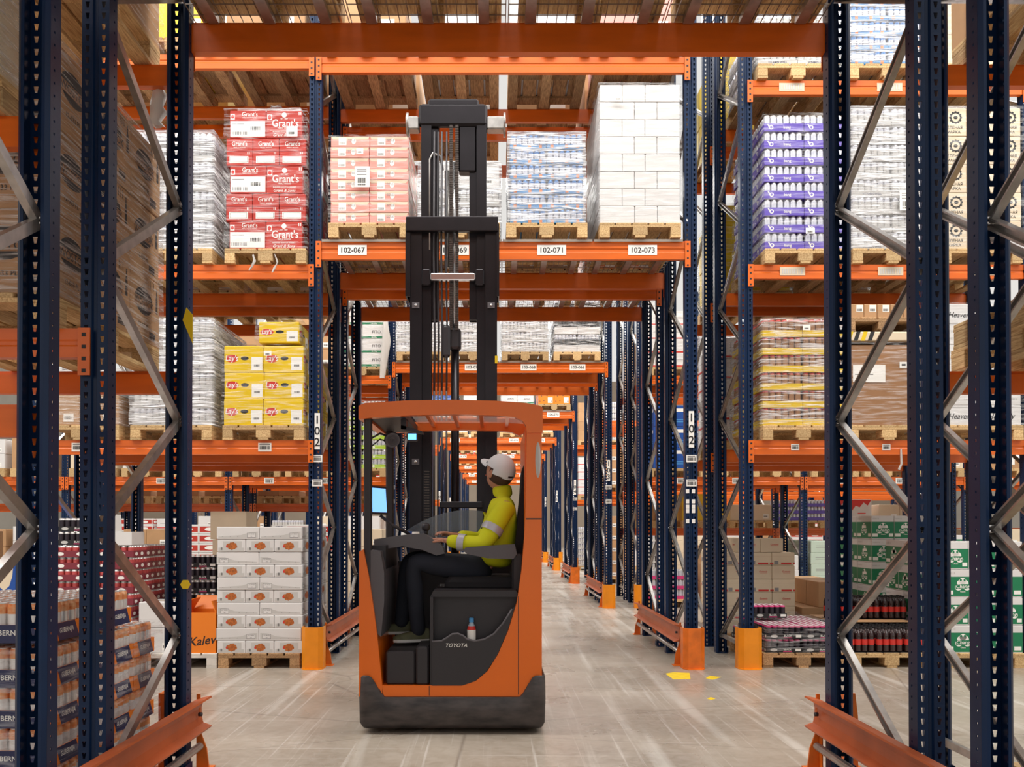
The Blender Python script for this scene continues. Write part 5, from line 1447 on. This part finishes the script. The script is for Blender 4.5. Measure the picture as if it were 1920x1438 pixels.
# mast
MD = 7.1
def MX(px): return TX(px, MD)
def MZ(py): return TZ(py, MD)
def channel(x0, x1, y0, y1, z0, z1, lab=None, name='mast_channel'):
    b = MB(); t = .012; s = 1 if (x0 + x1) / 2 < MX(850) else -1
    a, c = (x0, x1) if s > 0 else (x1, x0)
    poly_ = [(a, y0), (c, y0), (c, y0 + t), (a + s * t, y0 + t), (a + s * t, y1 - t), (c, y1 - t), (c, y1), (a, y1)]
    b.prism(poly_ if s > 0 else poly_[::-1], z0, z1, 'z', M['mast'])
    return tp(b, name)
channel(MX(770), MX(792), 7.02, 7.20, .05, MZ(432)); channel(MX(910), MX(932), 7.02, 7.20, .05, MZ(432))
channel(MX(762), MX(771), 7.00, 7.22, MZ(560), MZ(425), name='guide_plate'); channel(MX(931), MX(936), 7.00, 7.22, MZ(560), MZ(425), name='guide_plate')
channel(MX(790), MX(809), 7.05, 7.18, .4, MZ(225)); channel(MX(894), MX(912), 7.05, 7.18, .4, MZ(225))
channel(MX(806), MX(822), 7.08, 7.17, MZ(600), MZ(205)); channel(MX(880), MX(896), 7.08, 7.17, MZ(600), MZ(205))
b = MB(); b.bbox(MX(763), MX(934), 6.98, 7.03, MZ(440), MZ(413), M['mast'], .006); tp(b, 'mast_cross_member')
b = MB(); b.bbox(MX(785), MX(914), 7.04, 7.10, MZ(238), MZ(196), M['mast'], .02); b.bbox(MX(802), MX(898), 7.05, 7.15, MZ(200), MZ(186), M['mast'], .015); b.bbox(MX(860), MX(893), 7.06, 7.16, MZ(322), MZ(236), M['mast'], .01); tp(b, 'mast_head')
b = MB(); b.bbox(MX(808), MX(892), 6.985, 7.03, MZ(531), MZ(518), M['chrome'], .008); tp(b, 'cross_bar', lab='bright steel cross bar')
b = MB(); b.bbox(MX(792), MX(809), 6.99, 7.05, MZ(540), MZ(510), M['mast'], .01); b.bbox(MX(891), MX(908), 6.99, 7.05, MZ(540), MZ(510), M['mast'], .01); b.bbox(MX(826), MX(905), 7.0, 7.04, MZ(953), MZ(941), M['mast'], .006); tp(b, 'cross_member')
for a, c in ((762, 786), (912, 948)):
    b = MB(); s = -1 if a < 800 else 1; xo = MX(a) if s < 0 else MX(c); xi = MX(c) if s < 0 else MX(a)
    b.tube([(xo, 7.1, MZ(231)), (xo - s * .018, 7.1, MZ(231))], .095, M['galv'], 20)
    b.bbox(min(xi, xo), max(xi, xo), 7.05, 7.15, MZ(243), MZ(219), M['galv'], .01)
    tp(b, 'guide_roller', lab='pale steel guide roller')
b = MB(); b.tube([(MX(853), 7.12, .3), (MX(853), 7.12, MZ(640))], .035, M['mast'], 12); b.tube([(MX(851), 7.12, MZ(640)), (MX(851), 7.12, MZ(300))], .017, M['chrome'], 10); b.bbox(MX(842), MX(864), 7.06, 7.18, MZ(655), MZ(615), M['tr_black'], .02); tp(b, 'lift_cylinder')
b = MB(); b.tube([(MX(838), 7.10, MZ(500)), (MX(838), 7.10, MZ(318))], .022, M['galv'], 10)
b.tube([(MX(806), 7.06, MZ(470)), (MX(806), 7.06, MZ(300)), (MX(812), 7.06, MZ(288)), (MX(826), 7.06, MZ(294)), (MX(830), 7.06, MZ(320))], .012, M['galv'], 8)
tp(b, 'free_lift_cylinder')
for px in (846, 857):
    b = MB(); b.box(MX(px) - .012, MX(px) + .012, 7.045, 7.055, MZ(620), MZ(236), M['chain']); 
    for k in range(90): z = MZ(236) - .02 - k * .019; b.box(MX(px) - .014, MX(px) + .014, 7.041, 7.059, z - .005, z + .005, M['chain'])
    tp(b, 'lift_chain')
for px, r_ in ((815, .009), (822, .007), (829, .009), (838, .008)):
    b = MB(); b.tube([(MX(px), 7.03, MZ(735)), (MX(px + 1), 7.03, MZ(640)), (MX(px - 1), 7.03, MZ(480)), (MX(px), 7.04, MZ(250))], r_, M['tr_black'], 6)
    b.tube([(MX(px), 7.03, 1.0), (MX(px), 7.03, MZ(735))], r_, M['tr_black'], 6)
    tp(b, 'hydraulic_hose')
b = MB(); b.bbox(MX(828), MX(845), 7.02, 7.08, MZ(672), MZ(612), M['tr_black'], .02); tp(b, 'hose_pulley')
b = MB()
for k in range(46): z = .85 + k * .022; b.box(MX(796), MX(806), 7.035, 7.05, z, z + .011, M['chain'])
tp(b, 'cable_chain')
b = MB(); b.box(MX(928), MX(933), 6.995, 7.0, MZ(685), MZ(671), M['yellow']); tp(b, 'caution_sticker')
for sx_, px in ((1, 781), (-1, 921)):
    for k, z in enumerate((.7, 1.2, 1.9, 2.6, 3.2, 3.6)):
        if k % 2 == 0: b = MB(); b.box(MX(px) - .03, MX(px) + .03, 7.010, 7.0195, z, z + .05, M['tr_grey']); b.tube([(MX(px), 7.004, z + .025), (MX(px), 7.012, z + .025)], .011, M['chrome'], 8); tp(b, 'mast_bracket')
# fork carriage, forks and support legs beyond the mast
b = MB(); b.box(MX(770), MX(932), 7.22, 7.27, .12, .55, M['mast']); cg = tp(b, 'fork_carriage')
for x in (MX(800), MX(902)):
    b = MB(); b.prism([(7.27, .11), (8.12, .11), (8.12, .125), (7.32, .16), (7.31, .6), (7.27, .6)], x - .06, x + .06, 'x', M['mast']); tp(b, 'fork', cg)
for x in (-.83, .18):
    b = MB(); b.bbox(x - .06, x + .06, 6.9, 8.0, .06, .24, M['tr_orange'], .02); b.tube([(x - .04, 7.85, .09), (x + .04, 7.85, .09)], .085, M['tyre'], 18); tp(b, 'support_leg')
# water bottle in the door pocket, roll on the tray
b = MB(); r_ = .030
b.lathe([(r_ * .8, 0), (r_, .012), (r_, .055), (r_ * .96, .07), (r_, .08), (r_, .145), (r_ * .8, .17), (.013, .195), (.013, .20)], [mat('clear_blue_water', sr(150, 190, 222), .08, alpha=.75)] * 3 + [M['pinkwhite'] if 'pinkwhite' in M else M['paper']] * 2 + [M['red_ink']] + [mat('clear_plastic', sr(190, 214, 232), .08, alpha=.6)] * 3, 16)
wb = b.obj('water_bottle', None, (TX(884, 5.76), 5.761, .5455)); tag(wb, 'small plastic water bottle with blue cap in the pocket of the truck door', 'bottle')
b = MB(); b.lathe([(.0165, .196), (.0165, .222), (.012, .226)], M['sky'], 14); b.obj('bottle_cap', wb)
b = MB(); b.tube([(-.70, 6.29, 1.302), (-.57, 6.29, 1.302)], .05, M['paper'], 20); b.tube([(-.655, 6.29, 1.302), (-.62, 6.29, 1.302)], .0512, M['deep_blue'], 20)
tag(b.obj('paper_roll'), 'white paper roll with blue band lying on the tray in the cab', 'paper roll')

# ---------------------------------------------------------------- driver
def HX(px, y): return (px - 930) * y / F_PX
def HZ(py, y): return 1.39 - (py - 987) * y / F_PX
def skin(name, chains, m, root=0, sub=2, merge=.0):
    """chains: lists of (point, radius or (rx, ry)); equal points are shared"""
    vs = []; rr = []; es = []; idx = {}
    for ch in chains:
        prev = None
        for p, r in ch:
            k = tuple(round(c, 3) for c in p)
            if k not in idx: idx[k] = len(vs); vs.append(p); rr.append(r if isinstance(r, tuple) else (r, r))
            i = idx[k]
            if prev is not None and prev != i: es.append((prev, i))
            prev = i
    me = bpy.data.meshes.new(name); me.from_pydata(vs, es, [])
    o = bpy.data.objects.new(name, me); COL.objects.link(o)
    sm = o.modifiers.new('Skin', 'SKIN'); sm.use_smooth_shade = True; sm.branch_smoothing = .4
    sv = me.skin_vertices[0].data
    for i, r in enumerate(rr): sv[i].radius = r; sv[i].use_root = (i == root)
    ss = o.modifiers.new('Sub', 'SUBSURF'); ss.levels = sub; ss.render_levels = sub
    dg = bpy.context.evaluated_depsgraph_get()
    r = bpy.data.meshes.new_from_object(o.evaluated_get(dg)); bpy.data.objects.remove(o)
    r.materials.clear(); r.materials.append(M[m]); r.name = name
    for p in r.polygons: p.use_smooth = True
    return r
YN, YF, YC = 6.03, 6.37, 6.20
pel = (-.06, YC, 1.10); sp1 = (-.02, YC, 1.24); sp2 = (.035, YC, 1.40); chs = (.06, YC, 1.53); nk = (.05, YC, 1.63); hd = (.035, YC, 1.74)
shn = (.075, 6.02, 1.545); eln = (HX(906, 5.93), 5.93, HZ(1022, 5.93)); wrn = (HX(834, 6.0), 6.0, HZ(1013, 6.0))
shf = (.05, 6.38, 1.545); elf = (-.10, 6.45, 1.29); wrf = (HX(850, 6.2), 6.2, HZ(1003, 6.2))
hpn = (-.09, 6.10, 1.08); knn = (HX(772, 6.06), 6.06, HZ(1052, 6.06)); ann = (HX(786, 6.06), 6.06, HZ(1196, 6.06))
hpf = (-.09, 6.30, 1.08); knf = (HX(765, 6.32), 6.32, HZ(1046, 6.32)); anf = (HX(752, 6.30), 6.30, HZ(1180, 6.3))
def hand(wr, d, side, curl):
    """chains of one hand: palm along d, fingers curling down"""
    d = Vector(d).normalized(); w = Vector(wr); up = Vector((0, 0, 1)); lat = d.cross(up).normalized() * side
    palm = w + d * .05
    out = [[(tuple(w), .024), (tuple(palm), (.034, .017))]]
    for k, (o_, L) in enumerate(((-.030, .062), (-.010, .072), (.010, .068), (.030, .052))):
        base = palm + lat * o_ + d * .028
        a = base + (d * math.cos(curl * .4) - up * math.sin(curl * .4)) * L * .45
        c = a + (d * math.cos(curl) - up * math.sin(curl)) * L * .32
        e = c + (d * math.cos(curl * 1.6) - up * math.sin(curl * 1.6)) * L * .28
        out.append([(tuple(palm), (.034, .017)), (tuple(base), .010), (tuple(a), .009), (tuple(c), .008), (tuple(e), .0065)])
    th = w + d * .02 - lat * .03
    out.append([(tuple(w), .024), (tuple(th), .012), (tuple(th + d * .035 - lat * .012 - up * .012), .010), (tuple(th + d * .06 - lat * .004 - up * .02), .008)])
    return out
body_m = skin('driver_body', [
    [(pel, (.05, .05)), (sp1, (.10, .075)), (sp2, (.11, .08)), (chs, (.08, .06)), (nk, .052), (hd, .055)],
    [(chs, (.08, .06)), (shn, .038), (eln, .034), (wrn, .024)], [(chs, (.08, .06)), (shf, .038), (elf, .036), (wrf, .024)],
    [(pel, (.05, .05)), (hpn, .035), (knn, .045), (ann, .033)], [(pel, (.05, .05)), (hpf, .035), (knf, .045), (anf, .033)]]
    + hand(wrn, Vector((-.12, .03, .012)), 1, .75) + hand(wrf, Vector((-.12, -.05, .03)), -1, .6), 'skin')
drv = ob('person', body_m, None, (0, 0, 0))
tag(drv, 'seated person in hi-vis yellow jacket, white cap and dark trousers driving the truck', 'person')
jk = skin('jacket', [
    [((-.02, YC, 1.085), (.19, .15)), ((-.005, YC, 1.20), (.185, .15)), ((.03, YC, 1.36), (.19, .155)), ((.05, YC, 1.50), (.175, .14)), ((.052, YC, 1.60), (.105, .095)), ((.045, YC, 1.66), (.074, .076)), ((.04, YC, 1.695), (.072, .075))],
    [((.05, YC, 1.50), (.175, .14)), (shn, .088), (tuple((Vector(shn) + Vector(eln)) / 2), .078), (eln, .070), (tuple((Vector(eln) + Vector(wrn)) / 2), .056), (tuple(Vector(wrn) * .96 + Vector(eln) * .04), .046)],
    [((.05, YC, 1.50), (.175, .14)), (shf, .088), (elf, .062), (tuple(Vector(wrf) * .85 + Vector(elf) * .15), .045)]], 'hivis')
ob('jacket', jk, drv)
tr = skin('trousers', [
    [((-.0, YC, 1.12), (.16, .12)), ((-.07, YC, 1.09), (.17, .125)), (hpn, .11), (tuple((Vector(hpn) + Vector(knn)) / 2 + Vector((0, 0, .0))), .098), (knn, .080), (tuple((Vector(knn) + Vector(ann)) / 2), .062), (ann, .056)],
    [((-.07, YC, 1.09), (.17, .125)), (hpf, .098), (tuple((Vector(hpf) + Vector(knf)) / 2), .088), (knf, .074), (tuple((Vector(knf) + Vector(anf)) / 2), .062), (anf, .056)]], 'trouser')
ob('trousers', tr, drv)
def band(a, c, t, r, w, m='reflective', name='reflective_band'):
    a, c = Vector(a), Vector(c); ax = (c - a).normalized(); p = a + (c - a) * t
    b = MB(); b.tube([p - ax * w / 2, p, p + ax * w / 2], r, M[m], 20, caps=False, rs=[r * 1.0, r * 1.02, r])
    b.obj(name, drv)
band(shn, eln, .62, .076, .055); band(eln, wrn, .55, .061, .05); band(shf, elf, .6, .066, .05)
b = MB(); pr = rrect(-.178, .178, -.132, .132, .12, 6); P = len(pr)
vs = [(a * .96 - .012 + k * .004, YC + c * 1.55, 1.20 + k * .05 + .04 * (a + .18) ) for k in (0, 1) for a, c in pr]
b.add(vs, [(i, (i + 1) % P, P + (i + 1) % P, P + i) for i in range(P)], M['reflective'], True)
b.obj('waist_band', drv)
def shoe(an, dirx, lab):
    a = Vector(an); b = MB(); d = Vector(dirx).normalized(); l = Vector((-d.y, d.x, 0))
    zs = a.z - .085
    secs = [(-.07, .030, .075), (-.03, .038, .085), (.04, .042, .06), (.11, .044, .045), (.16, .036, .032), (.185, .018, .02)]
    vs = []; n = 10
    for u, w, h in secs:
        for k in range(n):
            an_ = PI * k / (n - 1); p = Vector((a.x, a.y, zs)) + d * u + l * math.cos(an_) * w; vs.append((p.x, p.y, zs + .018 + math.sin(an_) * h))
    fs = [(i * n + k, i * n + k + 1, (i + 1) * n + k + 1, (i + 1) * n + k) for i in range(5) for k in range(n - 1)] + [tuple(range(n)), tuple(range(5 * n, 6 * n))]
    b.add(vs, fs, M['shoe'], True)
    o = b.obj('shoe', drv)
    s = MB(); s.prism([((Vector((a.x, a.y, 0)) + d * u + l * w * q).x, (Vector((a.x, a.y, 0)) + d * u + l * w * q).y) for q in (1, -1) for u, w, h in (secs if q > 0 else secs[::-1])], zs, zs + .02, 'z', M['sole'])
    s.obj('sole', o)
shoe((ann[0], ann[1], .655), (-1, -.25, 0), ''); shoe((anf[0], anf[1], .68), (-1, -.1, 0), '')
# head
HC = Vector((HX(936, YC), YC, HZ(886, YC)))
Rm = Matrix.Rotation(R(-48), 4, 'Z') @ Matrix.Rotation(R(24), 4, 'Y') @ Matrix.Scale(1.1, 4)
def hmesh():
    b = MB(); b.sphere((0, 0, 0), 1, M['skin'], 28, 22)
    out = []
    for x, y, z in b.v:
        # the face looks to -x
        X, Y, Z = x * .098, y * .076, z * .118
        if z < -.1: X *= 1 - .22 * min(1, -z - .1) * (1 if x > 0 else .25); Y *= 1 - .30 * min(1, (-z - .1))
        if z < -.55 and x < 0: X -= .010
        f = max(0, -x)
        if f > .75:
            X -= .020 * math.exp(-((y / .20) ** 2) - (((z + .12) / .17) ** 2))
            X += .010 * math.exp(-(((abs(y) - .36) / .16) ** 2) - (((z - .10) / .10) ** 2))
            X -= .006 * math.exp(-((y / .3) ** 2) - (((z + .48) / .07) ** 2))
        out.append((X, Y, Z))
    b.v = out
    return b
b = hmesh()
hb_ = b.obj('head', drv)
def place(o, T=None):
    o.matrix_local = Matrix.Translation(HC) @ Rm @ (T or Matrix.Identity(4))
place(hb_)
b = MB()
for s in (-1, 1):
    b.sphere((-.083, s * .029, .010), .0125, M['paper'], 12, 8); b.sphere((-.0925, s * .029, .010), .0055, M['hair'], 8, 6)
o = b.obj('eye', drv); o.parent = hb_; o.matrix_local = Matrix.Identity(4)
b = MB()
for s in (-1, 1):
    b.sphere((.008, s * .078, -.008), .030, M['skin'], 12, 10, (.55, .28, 1.0)); b.sphere((.004, s * .085, -.006), .016, M['skin'], 10, 8, (.5, .3, 1.0))
o = b.obj('ear', hb_)
b = MB(); b.tube([(-.098, -.022, -.058), (-.104, 0, -.056), (-.098, .022, -.058)], .0045, mat('lips', sr(176, 98, 88), .5), 6); b.obj('mouth', hb_)
b = MB(); b.sphere((0.012, 0, .012), 1, M['hair'], 24, 16)
b.v = [((x - .012) * .100 + .012, y * .0805, (z - .012) * (.10 if z > .0 else .085) + .0) for x, y, z in b.v]
keep = [i for i, f in enumerate(b.f) if all((b.v[k][0] > -.028 or b.v[k][2] > .052) for k in f) and all(b.v[k][2] > -.078 for k in f)]
b.f = [b.f[i] for i in keep]; b.m = [b.m[i] for i in keep]; b.sm = [b.sm[i] for i in keep]
b.obj('hair', hb_)
b = MB(); b.sphere((0, 0, 0), 1, M['cap'], 28, 20)
b.v = [((x) * .112 + .006, y * .092, z * .110 + .018) for x, y, z in b.v]
keep = [i for i, f in enumerate(b.f) if all(b.v[k][2] > .022 - (.035 if b.v[k][0] > .02 else 0) for k in f) and not all((b.v[k][0] > .075 and abs(b.v[k][1]) < .038 and b.v[k][2] < .035) for k in f)]
b.f = [b.f[i] for i in keep]; b.m = [b.m[i] for i in keep]; b.sm = [b.sm[i] for i in keep]
cp = b.obj('cap', hb_)
vs = []; n = 14
for k in range(n + 1):
    a = PI * (k / n - .5) * 1.05
    c_, s_ = math.cos(a), math.sin(a)
    vs += [(-.050 - .055 * c_, s_ * .078, .036 + .004 * c_), (-.062 - .112 * c_, s_ * .085, .030 - .012 * (1 - c_) )]
fs = [(2 * k, 2 * k + 1, 2 * k + 3, 2 * k + 2) for k in range(n)]
b = MB(); b.add(vs + [(x, y, z + .004) for x, y, z in vs], fs + [(q[3] + 2 * n + 2, q[2] + 2 * n + 2, q[1] + 2 * n + 2, q[0] + 2 * n + 2) for q in fs], M['cap'], True); b.obj('cap_brim', cp)
b = MB(); b.tube([(.088, -.045, -.004), (.108, -.022, -.003), (.114, 0, -.003), (.108, .022, -.003), (.088, .045, -.004)], .007, M['cap'], 6); b.obj('cap_strap', cp)
